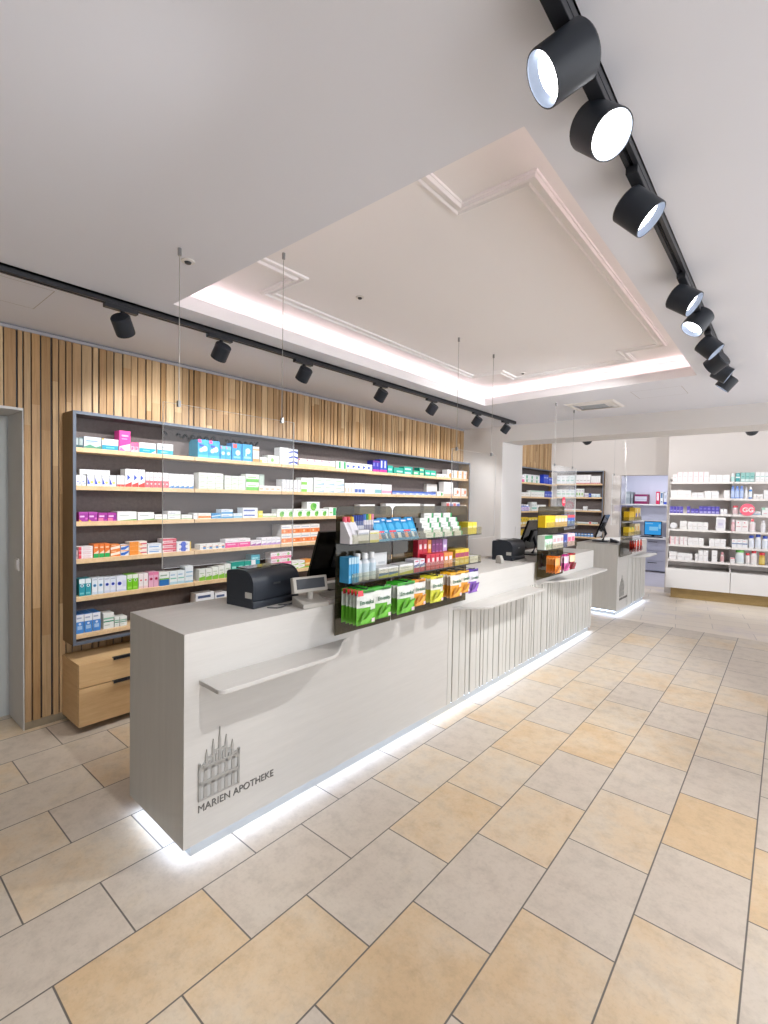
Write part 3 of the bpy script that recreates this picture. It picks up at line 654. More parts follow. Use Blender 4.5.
run(F1, 0, 437, 447, 473.7, 3, 'low white and orange carton', '#f3efea', 'r .1 .2 .6 .5 #f0a05a; r .1 .65 .8 .75 #c9c5c0')
run(F1, 0, 447.6, 453.2, 469.6, 1, 'tall white carton with orange dot', '#f4f1ee', 'c .5 .3 .25 #f09a55; r .1 .7 .9 .8 #c7c3bd')
run(F1, 0, 454, 468.3, 470.3, 3, 'white carton with orange side', '#f3f0ec', 'r .62 .05 1 .95 #f3a865; r .1 .5 .5 .6 #86b8d8')
# ---- second shelf
run(F1, 1, 76, 86.5, 475, 2, 'small white carton with blue dot', '#f1f2f5', 'c .4 .4 .16 #3155d4; r .55 .15 .9 .3 #a8bde8')
run(F1, 1, 87.2, 116.5, 474.3, 4, 'white carton with blue sail and yellow', '#f0f1f4', 't .05 .15 .42 .15 .05 .75 #2a4fd0; c .65 .32 .2 #dfe06a; r .05 .85 .9 .93 #c6cbd6')
run(F1, 1, 85, 116, 468.6, 2, 'long white carton lying behind the blue sails', '#f3f3f5', 'r .05 .9 .9 .96 #c9ccd8', back=.1, d=.06)
run(F1, 1, 117, 125, 475.3, 2, 'small white carton with red foot', '#f2f1f4', 'r 0 0 1 .2 #e2584e; c .5 .5 .15 #7a8fd0')
run(F1, 1, 125.4, 145.2, 468.8, 3, 'tall white carton with red foot', '#f3f3f5', 't 0 0 1 0 1 .28 0 .12 #ee4a45; t .3 .35 .8 .52 .3 .7 #2f56c0; r .1 .85 .8 .9 #c4c8d2')
run(F1, 1, 145.6, 169, 472, 6, 'white carton with pink red lower half', '#f4f0f0', 'r 0 0 1 .45 #ef6b78; c .5 .24 .26 #f6cfd0; r .15 .62 .85 .7 #e0b9bf')
run(F1, 1, 169.3, 194, 473.6, 5, 'slim white carton with blue foot', '#f3f4f6', 't 0 0 1 0 1 .2 0 .08 #3f86c9; c .45 .4 .18 #b4c8e0; r .2 .7 .8 .76 #c0c6d0')
GS = 'r 0 .0 1 .2 #cfe0c3; r .08 .35 .7 .48 #a9c49a; r .08 .7 .5 .78 #c3cbbf; r .8 .3 .95 .8 #d9e4d2'
run(F1, 1, 199, 223.5, 472.6, 3, 'flat white carton with pale green print', '#eff0ec', GS, stack=3)
run(F1, 1, 225, 245.8, 475.6, 3, 'flat pale carton with grey green print', '#ecefe9', GS, stack=3)
run(F1, 1, 246.4, 259, 474, 1, 'white and bright green carton', '#f0f4ec', 'r 0 .0 1 .42 #6cc24a; r .1 .55 .8 .68 #9bcf84', stack=2)
run(F1, 1, 260, 266, 474.3, 1, 'grey clear glass box', '#9fb0a6', 'r .15 .1 .85 .9 #c0cfc4', back=.02)
run(F1, 1, 259.5, 281.5, 485.5, 4, 'low white and salmon carton', '#f2ece7', 'r .1 .2 .7 .5 #eeb59a')
run(F1, 1, 282, 300.8, 479.4, 5, 'slim upright white carton', '#f2f2f3', 'r 0 .0 .25 1 #c9c7cc; r .4 .2 .9 .3 #b9bcc6')
run(F1, 1, 301.5, 313, 477.6, 1, 'white carton with green corner', '#f1f3f0', 'r 0 0 .5 .4 #8fce5c; r .1 .6 .8 .7 #b9c6bd', stack=2)
run(F1, 1, 314, 344.3, 477.6, 3, 'wide white carton with grey blue wave', '#eef1f1', 't 0 0 1 .35 1 0 #a9c3d4; r .1 .6 .75 .72 #a6c9a0', stack=2)
run(F1, 1, 345, 354.4, 483, 3, 'white carton with orange stroke', '#f3efec', 'r .1 .1 .3 .55 #f0a674; r .1 .7 .8 .76 #c9c3bf')
run(F1, 1, 354.8, 365, 483, 3, 'white carton with blue block label', '#f0f1f4', 'r .05 .08 .95 .42 #5773bd; r .1 .6 .8 .7 #c2c6d2')
run(F1, 1, 365.5, 374.8, 483.6, 2, 'plain white carton', '#f4f4f4', 'r .1 .15 .6 .22 #b9c0c8')
run(F1, 1, 375.2, 381.6, 484, 1, 'white carton with teal label', '#eef2f2', 'r 0 .08 1 .45 #7fb5b8')
run(F1, 1, 382, 391.8, 484.4, 2, 'white carton with pink foot', '#f4f0f2', 'r 0 .08 1 .38 #f2a5bd')
run(F1, 1, 392.4, 436, 490.8, 7, 'low blue carton', '#c9d4ee', 'r 0 .5 1 1 #3c63bf; r .1 .1 .6 .4 #7f9ad8', side='#2d4fa6')
run(F1, 1, 432.5, 443, 483.8, 1, 'tall grey white carton behind the blue row', '#dcd7d3', 'r .1 .3 .8 .4 #c2bcb8', back=.09, d=.05)
run(F1, 1, 437, 443.5, 491.5, 1, 'low white carton with green dot', '#f2f1ee', 'c .75 .4 .15 #58b065; r .1 .5 .5 .6 #e5a37d')
run(F1, 1, 444, 453.2, 481.8, 2, 'tall white carton with salmon foot', '#f3f0ee', 'r 0 0 1 .16 #f0c3ab; r .2 .5 .8 .6 #d2cdca')
run(F1, 1, 454, 468.8, 488, 2, 'white carton with orange circles', '#f5f1ee', 'c .5 .5 .14 #f0895a; r .85 0 1 1 #f2a184; r .1 .15 .4 .25 #f3b79a')
# ---- third shelf
run(F1, 2, 79, 97.8, 512.3, 2, 'purple carton with yellow corner', '#a42a9f', 't 0 0 .35 0 0 .22 #f0c832; r .1 .45 .6 .62 #e9c6e6; r .0 .82 1 1 #b847ae; r .7 .2 .95 .4 #d86fc0')
run(F1, 2, 98.4, 117, 513, 2, 'violet pink carton', '#b0309f', 'r 0 0 .55 .35 #ee7da6; r .1 .5 .65 .68 #ebcbea; r .7 .2 .95 .75 #8a2590')
run(F1, 2, 117.4, 137, 511.8, 1, 'wide white carton with green base line', '#f2f3f1', 't 0 .0 1 .0 1 .16 #6fae56; r .1 .55 .6 .64 #b9c0be; r .1 .38 .5 .44 #d0d4d2', side='#b9bdb8', d=.12)
run(F1, 2, 138, 154.4, 512.5, 1, 'white carton with green foot', '#f2f3f1', 't 0 .0 1 .0 1 .18 #78b25e; r .1 .55 .65 .65 #b4bcb8')
run(F1, 2, 154.8, 167.4, 514.6, 1, 'low white carton', '#f3f3f3', 'r 0 0 1 .14 #9cc486; r .1 .5 .6 .62 #c5c9c8')
run(F1, 2, 167.8, 181, 511.4, 1, 'flat white carton in a pair pile left of joint', '#f1f2f3', 'r .1 .4 .6 .55 #b7bec6; r 0 0 1 .12 #9cc486', stack=2)
run(F1, 2, 181.6, 192.2, 515, 1, 'low white carton with green line', '#f2f3f2', 'r 0 .1 1 .22 #79b864; r .1 .5 .6 .65 #c0c6c6')
run(F1, 2, 193.5, 198, 513.3, 1, 'small plain white carton', '#f0f0f0', 'r .2 .5 .8 .6 #c6c9cc')
run(F1, 2, 198.4, 211.4, 513.4, 1, 'white carton with orange band', '#f5f1ea', 'r 0 .12 1 .5 #ef8f3a; r .1 .65 .6 .75 #c8c2b8')
run(F1, 2, 211.8, 221, 513.4, 1, 'bright blue carton with white swoosh', '#3a9ad8', 't 0 .3 1 .5 1 .75 0 .5 #dcedf8; r .1 .1 .7 .2 #8cc8ea')
run(F1, 2, 221.4, 233, 509.6, 1, 'blue and white carton in a pair pile', '#e9f1f7', 'r 0 0 1 .4 #3f9fd8; r .1 .6 .7 .72 #5f8fd0', stack=2)
run(F1, 2, 233.4, 242.6, 513.6, 1, 'pale blue carton with white top', '#8fc3e2', 'r 0 .5 1 1 #eef3f6; r .1 .65 .7 .75 #7a9ecb')
run(F1, 2, 243, 258, 508, 1, 'white carton with dark blue name bar', '#eff1f5', 'r .05 .35 .8 .62 #3757b8; r .05 .12 .6 .2 #b4bfd8', stack=2)
run(F1, 2, 258.4, 263, 511, 1, 'narrow yellow carton', '#ece04a', 'r .1 .4 .9 .6 #f7f2b0')
run(F1, 2, 263.4, 276.6, 514, 2, 'low white carton with lime line', '#f2f4ee', 'r 0 .12 1 .34 #a4cf6a; r .1 .55 .7 .68 #c2c8bd')
LEAF = 'r .1 .72 .9 .8 #a9b7b0; c .5 .34 .24 #7cc34e; c .62 .5 .14 #4fae3c; r .25 .1 .75 .16 #8ec971'
run(F1, 2, 277.2, 328.5, 509.2, 6, 'white carton with green leaf', '#f1f4ef', LEAF)
run(F1, 2, 329, 336.6, 507.6, 1, 'white carton with dark green stripe', '#f1f4ef', 'r .55 .05 .95 .95 #35ad60; r .1 .3 .45 .5 #9fd08c')
run(F1, 2, 307.2, 319.8, 502, 1, 'single leaf carton resting on the row', '#f2f4f0', LEAF, z0=F1.at(313, 509.6)[1]+.004)
for a, c_, y, ds in ((360, 375, 504.4, 'white'), (386, 420, 503.6, 'long white'), (424, 435, 504.2, 'second white')):
    run(F1, 2, a, c_, y, 2 if c_-a > 20 else 1, f'{ds} carton seen above the smoked panel', '#eeeeef', 'r .1 .3 .8 .4 #c2c4cc')
run(F1, 2, 446.5, 460, 502.2, 2, 'white carton with red and blue stripes', '#f1eef0', 'r 0 .55 .4 .9 #e06a64; r .5 .5 .95 .85 #5a6fc2; r .1 .1 .7 .25 #e8c860')
run(F1, 2, 464.5, 469, 505, 1, 'orange and white carton at right end', '#f1e4da', 'r 0 .2 1 .6 #f09068')
# ---- fourth shelf
run(F1, 3, 75, 78.4, 550.4, 1, 'grey pink narrow carton', '#c5a9ac', 'r .1 .3 .9 .5 #a88a90')
RW = 'r 0 .05 .2 .95 #e2455a; r .28 .62 .9 .7 #d8a0a8; r .28 .35 .8 .42 #e3b9bf; r .28 .12 .9 .2 #e79aa4'
run(F1, 3, 78.6, 93.2, 547.2, 1, 'flat red and white carton in a pile', '#f5eff0', RW, stack=3)
run(F1, 3, 93.6, 110.2, 544.3, 3, 'tall orange carton with green foot', '#ef7c30', 'r 0 0 1 .3 #2fae5c; t 0 .3 1 .3 1 .55 #f6d9c2; r .2 .7 .8 .8 #f8d2b2')
run(F1, 3, 110.6, 120.5, 544.8, 1, 'orange carton with white swoosh in a pair pile', '#f08a3c', 't 0 .1 1 .35 1 .8 0 .5 #f7e9da; r .1 .8 .6 .92 #f8c9a0', stack=2)
run(F1, 3, 120.9, 129.2, 545.2, 1, 'white carton with blue wave in a pair pile', '#f0f2f6', 't 0 .1 .5 .1 1 .6 1 .9 .4 .6 0 .55 #2f6fce; r 0 .85 1 1 #f3a55a', stack=2)
run(F1, 3, 129.6, 147.4, 542.2, 1, 'orange and white carton with red name in a pile', '#f6ede2', 'r 0 0 .5 1 #f3983f; t .5 0 .75 0 .5 1 #f8c48c; r .62 .3 .98 .55 #d84466', stack=3)
run(F1, 3, 147.8, 162, 544.3, 1, 'white carton with pale blue bars in a pair pile', '#eef2f8', 'r .1 .3 .8 .5 #6fa3de; r .1 .7 .9 .8 #b9cfec', stack=2)
run(F1, 3, 162.4, 176.8, 539.3, 1, 'red and white carton in a tall pile', '#f3e4e6', 'r 0 .55 1 1 #e24a63; r .1 .15 .7 .35 #dd6f82; r .72 .1 .98 .5 #c63a58', stack=3)
run(F1, 3, 177.2, 191.4, 542.6, 1, 'white carton with blue oval in a pair pile', '#f2f2f4', 'c .45 .5 .2 #3a5fd0; r .15 .4 .75 .6 #3a5fd0; r .9 0 1 1 #f0cb52', stack=2)
run(F1, 3, 200, 225, 544.8, 4, 'low white carton with orange and blue corner', '#f4f2ef', 'r .5 .08 .95 .5 #4a90cc; r .5 .5 .95 .65 #f0963c; r .08 .3 .42 .42 #c4c6ca')
run(F1, 3, 225.4, 250.6, 539.6, 2, 'white over magenta carton', '#f3eef1', 'r 0 0 1 .58 #e83a94; r .15 .3 .8 .44 #f7b4d6; r .1 .72 .6 .8 #cfc6cc')
run(F1, 3, 251, 261.4, 541, 2, 'low white and purple carton', '#f2edf2', 't 0 0 1 0 1 .5 0 .25 #a04fa4; r .1 .7 .8 .8 #c9c0cb')
run(F1, 3, 261.8, 280.8, 538.3, 4, 'white carton with lilac foot', '#f3f1f5', 't 0 0 1 0 1 .35 0 .2 #b78fd0; r .1 .6 .8 .7 #c5c6d6')
run(F1, 3, 281.6, 319.6, 525.4, 4, 'tall orange and white carton', '#f3efe9', 'r 0 .08 1 .56 #f08a44; c .3 .32 .1 #f6c9a4; c .7 .32 .1 #ea6a34; r .05 .72 .85 .8 #a9b6cc', stack=2, d=.16, side='#d9d6d2')
# ---- fifth shelf
CI = lambda c, t: f'r 0 0 1 .16 {t}; c .5 .55 .3 {c}; c .5 .55 .13 #1d2f5c; r .15 .88 .85 .93 #aab4c8'
run(F1, 4, 79.2, 91.6, 579.4, 2, 'teal carton with dark round mark', '#2d9fb0', 'r 0 .72 1 1 #e8f1f4; c .5 .6 .3 #e4eff2; c .5 .6 .17 #1e6f8c; r .1 .1 .8 .2 #7cc8d0')
run(F1, 4, 92, 104, 578.6, 2, 'white carton with small blue round mark', '#eaf1f8', CI('#5aa4d8', '#cfe2f2'))
run(F1, 4, 104.4, 116.2, 577.8, 2, 'white carton with royal blue round mark', '#e9eef8', CI('#2748c4', '#d3dcf2'))
run(F1, 4, 116.6, 127, 576.6, 1, 'wide white carton with royal blue disc', '#e9edf8', 'c .3 .52 .2 #2442c6; c .3 .52 .09 #16246a; r 0 0 1 .12 #cfd8f0; r .58 .3 .92 .7 #d6dcf0')
run(F1, 4, 127.3, 138.4, 575, 2, 'lime green carton with dark round mark', '#7ed321', 'r 0 .74 1 1 #eef6e6; c .5 .62 .28 #e6f4d8; c .5 .62 .17 #2c7a2a; r .1 .1 .8 .22 #a4e35c')
run(F1, 4, 138.8, 148.4, 574, 2, 'white carton with coral round mark', '#f6ecec', 'c .5 .55 .24 #f0a0a4; c .5 .55 .13 #d84a58; r 0 0 1 .16 #f2d0d2')
run(F1, 4, 148.8, 159, 572.6, 2, 'pink carton with crimson round mark', '#efb7cf', 'c .5 .55 .3 #c5215e; c .5 .55 .14 #7a1238; r 0 .8 1 1 #e884ab')
run(F1, 4, 159.3, 169.4, 572.6, 1, 'blue carton with white and green top', '#f0f4f0', 'r 0 0 1 .44 #2c74bc; r 0 .44 1 .54 #7cc04a; r .1 .7 .8 .8 #9bb49e')
run(F1, 4, 169.8, 185, 572, 2, 'white carton with pale blue print', '#eaf3f6', 'r .0 .0 1 .2 #b6dcea; r .1 .42 .9 .5 #6ec4a8; r .1 .7 .7 .78 #8fb6da')
run(F1, 4, 185.3, 193.6, 566.4, 1, 'tall white carton with pale blue stripes', '#edf4f8', 'r 0 0 1 .12 #9cc9e4; r .1 .35 .9 .42 #a9d2e6; r .1 .6 .9 .67 #8fbfe0')
for k, (a, c_, y) in enumerate(((199.2, 205.6, 570), (205.9, 212.2, 569.3), (212.5, 218.6, 567.6), (218.9, 224.8, 566.2), (225.1, 231, 564.4))):
    run(F1, 4, a, c_, y, 1, f'{ORD[k]} white carton with green meadow foot in a rising row', '#f1f4ee', 't 0 0 1 0 1 .4 0 .28 #86c440; r .15 .62 .8 .7 #b9c9ae; c .6 .46 .12 #c9e2a4')
run(F1, 4, 231.6, 251, 562.4, 3, 'sea green carton', '#1f9f8f', 'r .1 .55 .7 .7 #a6e0d6; r 0 0 1 .12 #158074')
run(F1, 4, 251.4, 260, 555.4, 1, 'teal and blue carton in a pair pile', '#2a9fb4', 'r 0 0 .5 .5 #f0f2f2; r .1 .6 .8 .75 #9fdce2', stack=2)
run(F1, 4, 271, 291.5, 553.2, 2, 'pink and white carton in a pile', '#f2e6ea', 'r 0 0 1 .4 #ee6f9c; c .7 .65 .12 #8cc46a; r .1 .6 .5 .7 #d8a8bb', stack=3)
run(F1, 4, 292, 305, 561.5, 2, 'white carton with green stroke', '#f2f3ee', 't 0 0 1 .4 1 0 #9fcc62; r .1 .6 .7 .7 #d49fb8', stack=2)
run(F1, 4, 305.4, 312, 559.6, 1, 'orange and yellow carton at the screen', '#f09a3c', 'r 0 .35 1 .6 #f7d9a0; r 0 0 1 .2 #8cbf52')
# ---- bottom shelf
run(F1, 5, 75.8, 101, 615.6, 3, 'blue carton with white top', '#4a8fdc', 'r 0 .62 1 1 #eef2f8; r .2 .2 .8 .4 #a9ccf2; c .5 .5 .16 #dfeaf8; r .1 .78 .7 .86 #a9b6d0', d=.14, side='#d9dde6')
for k, (a, c_, y) in enumerate(((103.5, 114.2, 613.8), (114.6, 119.6, 617.4), (120, 127.4, 617))):
    run(F1, 5, a, c_, y, 1, f'{ORD[k]} white carton with green bands', '#f0f3f0', 'r 0 .42 1 .5 #2f9a72; r 0 .6 1 .7 #8cc7ab; r .1 .2 .6 .26 #c2cdc6')
run(F1, 5, 196, 214.6, 594, 1, 'white carton with blue name bar behind the counter', '#f1f2f5', 'r .1 .72 .8 .86 #44577f; r .3 .5 .6 .58 #e2b6b0')
run(F1, 5, 215.4, 227, 593.2, 1, 'second white carton with blue bar behind the counter', '#f1f2f5', 'r .1 .72 .8 .86 #54678f')
# ---- rack beyond the pier
run(F2, 0, 520, 524.5, 475, 2, 'white and pink carton', '#f2e9ee', 'r 0 0 1 .4 #e86aa0; r .2 .6 .8 .75 #b4bcc6')
run(F2, 0, 525, 540, 474, 3, 'white carton with green mark', '#f1f2f2', 'c .4 .35 .15 #58b48c; r .1 .7 .8 .8 #bfc4ca', stack=2)
run(F2, 0, 544, 548.6, 474.5, 2, 'tall royal blue carton', '#2a46c8', 'r .1 .6 .9 .75 #9fb0ee')
run(F2, 0, 549, 553, 477.5, 2, 'lower royal blue carton', '#3450cc', 'r .1 .6 .9 .75 #9fb0ee')
run(F2, 1, 520, 530.6, 492, 2, 'low plain white carton', '#f2f1ee', 'r .1 .4 .7 .5 #cfccc8')
run(F2, 1, 531, 544.6, 490.3, 4, 'white carton with mint top', '#f0f3f0', 'r 0 .8 1 1 #bfe0cc; r .15 .3 .85 .4 #c9cdd0')
run(F2, 1, 545, 552.8, 491.2, 3, 'deep blue carton', '#3a4fc0', 'r .1 .3 .8 .5 #a5b0e6')
run(F2, 2, 520, 531, 504.3, 4, 'blue and lilac bottle', '#8fa3d8', kind='bottle', cat='bottle', mat='gloss', cap='#f2eef2', label='#c8b6dc')
run(F2, 2, 532, 537, 502, 2, 'white and teal upright carton', '#eef3f2', 'r 0 .2 1 .4 #8fd0c4; r .2 .6 .8 .7 #c4cccc')
run(F2, 2, 537.6, 546, 504.8, 2, 'long white flat carton', '#f2f2f1', 'r .1 .4 .7 .6 #c8c9cc')
run(F2, 3, 520, 528, 517.4, 3, 'yellow pack with white label', '#e9c52c', 'r .1 .1 .9 .4 #f2efe0; c .5 .7 .14 #4f9a52', d=.06)
run(F2, 3, 528.5, 537.6, 517.8, 3, 'yellow pack with blue label', '#ecd040', 'r .1 .1 .9 .4 #a9d2ee; c .5 .65 .18 #f7f2d0', d=.06)
run(F2, 4, 520, 530, 529.5, 3, 'yellow and white pouch', '#e2bd2a', 'r .1 .15 .9 .4 #f3efe2')
# ---- corner rack
run(F3, 0, 557, 575, 475.5, 4, 'white carton seen through the hanging screen', '#eef1f1', 'r .1 .3 .8 .45 #9fc9bb; r .1 .7 .6 .78 #c8cad0')
run(F3, 0, 576.4, 590.8, 475, 4, 'white upright carton', '#f3f2f2', 'r .1 .3 .8 .42 #d0c9c8; r 0 0 1 .08 #ee7f88')
run(F3, 0, 591.2, 600.6, 476, 5, 'slim white carton', '#f3f2f2', 'r 0 0 1 .1 #ee6f7a; r 0 0 .12 1 #d2ced0')
run(F3, 1, 557, 575, 489.5, 4, 'white carton with soft green print behind screen', '#eef2ef', 'r .1 .3 .9 .5 #a4d0b4; r .1 .7 .6 .78 #b6bcc8')
run(F3, 1, 576.4, 584, 488.8, 3, 'white carton with green patch', '#f0f3ee', 'r .1 .2 .6 .5 #93c86c; r .2 .7 .8 .8 #c4b2d6')
run(F3, 1, 584.5, 588.4, 493, 2, 'low white lilac carton', '#f2eff3', 'r .1 .3 .7 .6 #bba6d2')
run(F3, 1, 588.8, 591.2, 493.6, 1, 'small deep blue carton', '#2f57c4', 'r .1 .4 .9 .6 #a9bcf0')
run(F3, 1, 591.6, 600.6, 493.8, 3, 'pale blue low carton', '#e4edf4', 'r .1 .2 .9 .5 #a8cce0')
run(F3, 2, 557, 582, 508.6, 3, 'low white carton near the sticker', '#f1f1f1', 'r .1 .3 .7 .5 #c6ccd2')
run(F3, 2, 583, 587.4, 506.3, 2, 'white carton', '#f4f4f4', 'r .1 .3 .7 .5 #d2d4d6')
run(F3, 2, 588, 600, 510.6, 3, 'very low white carton', '#f0f2f2', 'r .1 .3 .7 .5 #b9d2dc')
run(F3, 3, 576, 588, 521.8, 3, 'white carton with mint foot', '#f0f3f2', 'r 0 0 1 .3 #b9ddd2; r .2 .6 .8 .7 #c6cace')
run(F3, 3, 588.3, 592, 521.9, 1, 'white carton with red round mark', '#f3eeee', 'c .5 .5 .3 #ee5a6c')
run(F3, 3, 592.4, 597.4, 522.3, 2, 'pale mint carton', '#e6f0ee', 'r .1 .2 .9 .5 #a6d4cc')
run(F3, 4, 568, 593.5, 532.4, 8, 'white bottle with blue top', '#f1f3f6', kind='bottle', cat='bottle', mat='gloss', cap='#2f7fd0', label='#6fa8e4', neck=.7, capr=.75)
# ------------------------------------------------------------------ white open shelving at the right
G0 = Vector((-1.407, 9.127, 0)); GU = Vector((UX, UY, 0)); GN = Vector((UY, -UX, 0))
SHG = [1.90, 1.642, 1.392, 1.134, .880, .636]
t = thing('white_shelf_unit', 'white open shelf unit with drawer base against the far right wall', 'shelf unit', G0, RB)
XS = [-.10, .75, 1.60, 2.45]; BK = .42
b = MB(); b.box(XS[0], XS[-1], BK-.02, BK-.002, .50, 2.0); b.build('back_panel', paint('warm_white_back', '#f0e8e3', .7), t)
for x in XS:
    b = MB(); b.box(x-.009, x+.009, .02, BK, .48, .55); b.face([(x-.009, .05, .55), (x-.009, BK, .55), (x-.009, BK, 1.97), (x-.009, .20, 1.97)]); 
    b.prism([(.05, .55), (BK, .55), (BK, 1.97), (.22, 1.97)], x-.008, x+.008, M4=Matrix(((0, 0, 1, 0), (1, 0, 0, 0), (0, 1, 0, 0), (0, 0, 0, 1)))) if x == XS[0] else b.box(x-.01, x+.01, BK-.05, BK-.02, .5, 1.97)
    b.build('upright', M['whiteshelf'], t)
for z in SHG:
    for a, c in zip(XS, XS[1:]):
        b = MB(); b.box(a+.004, c-.004, -.05, BK-.02, z-.012, z); b.box(a+.004, c-.004, -.053, -.049, z-.028, z+.004); b.build('shelf', M['whiteshelf'], t)
for a, c in zip(XS, XS[1:]):
    b = MB(); b.box(a, c, .0, BK, .18, .485); b.build('base_carcass', M['whiteshelf'], t)
    b = MB(); b.box(a-.02*(a == XS[0])+.003, c-.003, .08-.16, .0, .172, .487); b.build('drawer_front', M['white'], t, bevel=.003)
b = MB(); b.box(XS[0]+.06, XS[-1], 0, .3, 0, .18); b.build('kick_board', M['kick'], t)
FG = Face(G0+GN*.035, GU, RB, 'white unit', SHG)
PK = '#f4efee'
run(FG, 0, 673, 677.4, 474.5, 1, 'pinkish white upright carton', PK, 'r 0 0 1 .1 #f3cfd4; r .2 .6 .8 .7 #e3c9cc')
run(FG, 0, 677.6, 709, 472.2, 6, 'tall white carton with pink edge', PK, 'r 0 0 .14 1 #f0cdd2; r .3 .55 .8 .62 #dfcdd0; r .3 .3 .6 .34 #e8dadb')
run(FG, 0, 709.6, 730, 475, 3, 'plain white carton', '#f3f1f0', 'r .1 .3 .8 .36 #dcd8d8')
run(FG, 0, 731, 735.6, 473.3, 1, 'white bottle with mint label', '#f3f3f2', kind='bottle', cat='bottle', cap='#e6eeee', label='#bfe4de', mat='gloss', neck=.7, capr=.7)
run(FG, 0, 736, 740.4, 473.2, 1, 'deep teal carton with white band', '#1f9a9c', 'r 0 .45 1 .6 #eaf4f3; r .2 .75 .8 .85 #9fd8d6', d=.1)
run(FG, 0, 741, 755, 472.6, 3, 'grey teal carton', '#8fc4be', 'r 0 .1 1 .3 #dcecea; r .2 .5 .8 .62 #5aa79f')
run(FG, 0, 755.6, 775, 472.4, 4, 'white carton with fine teal line', '#f1f2f1', 'r .1 .55 .9 .6 #79c2b8; r .2 .25 .7 .3 #d3d6d6')
run(FG, 1, 671, 691.5, 490.3, 3, 'wide white carton with soft print', '#f3f0ef', 'r .1 .4 .7 .47 #e0dad9; r .1 .2 .5 .25 #e6dfde')
run(FG, 1, 692, 704, 492.5, 2, 'lower white carton', '#f2f0f0', 'r .1 .4 .7 .5 #dedad9')
run(FG, 1, 704.6, 719, 491, 2, 'white carton taller again', '#f4f2f1', 'r .1 .4 .7 .48 #e0dcdc')
run(FG, 1, 724, 730, 490.4, 1, 'single white carton at the upright', '#f4f2f1', 'r .1 .4 .7 .48 #e3dedd')
run(FG, 1, 731, 744.4, 486, 3, 'pale blue bottle', '#9fb9ee', kind='bottle', cat='bottle', cap='#6f93de', label='#c3d4f6', mat='gloss', neck=.7, capr=.6)
run(FG, 1, 745, 748.4, 487.5, 1, 'slim white bottle', '#f4f3f3', kind='bottle', cat='bottle', cap='#e3e3e6', mat='gloss', neck=.6, capr=.55)
run(FG, 1, 749, 753, 487, 1, 'blue and white bottle', '#3f86d6', kind='bottle', cat='bottle', cap='#f0f0f2', label='#eef3fa', mat='gloss', neck=.7, capr=.7)
run(FG, 1, 753.5, 763.6, 494, 3, 'low white carton', '#f4f2f0', 'r .1 .4 .7 .5 #eccfc0')
run(FG, 1, 764, 776, 490, 2, 'plain white carton at right', '#f4f3f2', 'r .1 .4 .7 .5 #dedcdc')
run(FG, 2, 670, 683.5, 506.3, 4, 'dark purple carton', '#5246ac', 'r .15 .25 .85 .5 #a9a3e0; r .1 .7 .6 .8 #7d74cc', d=.1)
run(FG, 2, 687, 690.6, 506.3, 1, 'single violet carton', '#5a4cb0', 'r .15 .25 .85 .5 #b0a8e2')
run(FG, 2, 691, 699, 508.6, 2, 'low violet carton', '#5a4fb4', 'r .15 .25 .85 .5 #aaa3e0')
run(FG, 2, 699.4, 719.8, 506.2, 5, 'violet carton with lilac label', '#5b51b6', 'r .1 .1 .9 .35 #b3ade4; r .1 .6 .7 .75 #8a82d2')
run(FG, 2, 720.4, 727.4, 509, 2, 'white carton past the violets', '#f2f0f2', 'r .1 .4 .7 .5 #d8d5de')
run(FG, 2, 733, 739, 505.6, 1, 'white jar with red lid', '#f6eeee', kind='bottle', cat='jar', cap='#ee6a74', label='#f3d4d6', mat='gloss', neck=.8, capr=.9)
run(FG, 2, 739.6, 761, 511, 4, 'low white carton with blue line', '#f2f4f5', 'r 0 .2 1 .42 #8fb2d6; r .1 .6 .6 .7 #e39aa2')
run(FG, 2, 762, 776, 507.6, 2, 'white carton with green tip', '#f1f3f1', 'r 0 .7 .5 1 #a9dcc4; r .3 .2 .8 .32 #ecc0c4')
b = MB(); r_ = .052; b.rev([(-.05, 0), (-.05, r_*.9), (-.042, r_), (-.004, r_), (0, r_*.94), (0, 0)], (0, 0, 0), (0, -1, 0), 24, cols=[WHITE]*5)
s_, z_ = FG.at(673.6, 522.2); o = b.build('round_dispenser', M['gloss'], None, True); o.location = FG.pos(s_, .06, SHG[3]+.053); o.rotation_euler = (0, 0, RB); tag(o, 'round white disc shaped tin standing on the fourth shelf of white unit', 'tin')
run(FG, 3, 680, 687.2, 520.8, 1, 'white carton with cream top', '#f3f0ec', 'r .1 .3 .8 .4 #dcd7d3')
run(FG, 3, 687.8, 708.4, 521.8, 4, 'white carton with grey print', '#f3f1ef', 'r .1 .4 .8 .5 #d8d3d1; r .1 .15 .5 .2 #e3dedd')
run(FG, 3, 716.4, 726, 517.3, 1, 'large square white carton', '#f4f3f3', 'r .1 .2 .9 .85 #e6e4ee; r .25 .4 .7 .6 #cfcbe2')
run(FG, 3, 731.6, 735.6, 519.4, 1, 'small rose jar', '#eeb3ba', kind='bottle', cat='jar', cap='#f4e6e8', label='#f0c9cd', mat='gloss', neck=.8, capr=.9)
run(FG, 3, 736, 748.8, 520.4, 2, 'white carton with pale red print', '#f4f0ef', 'r .1 .4 .8 .5 #e6b6b9; c .4 .8 .12 #ea6b75')
run(FG, 3, 749.4, 756.4, 518.8, 1, 'white jar with coral cap', '#f4f0f0', kind='bottle', cat='jar', cap='#ef6670', label='#f3e3e4', mat='gloss', neck=.5, capr=.5)
run(FG, 3, 761, 766.4, 520.4, 1, 'white upright tube', '#f1f0f0', kind='bottle', cat='tube', cap='#d9d6d8', label='#e8e6ea', mat='gloss', neck=.8, capr=.7)
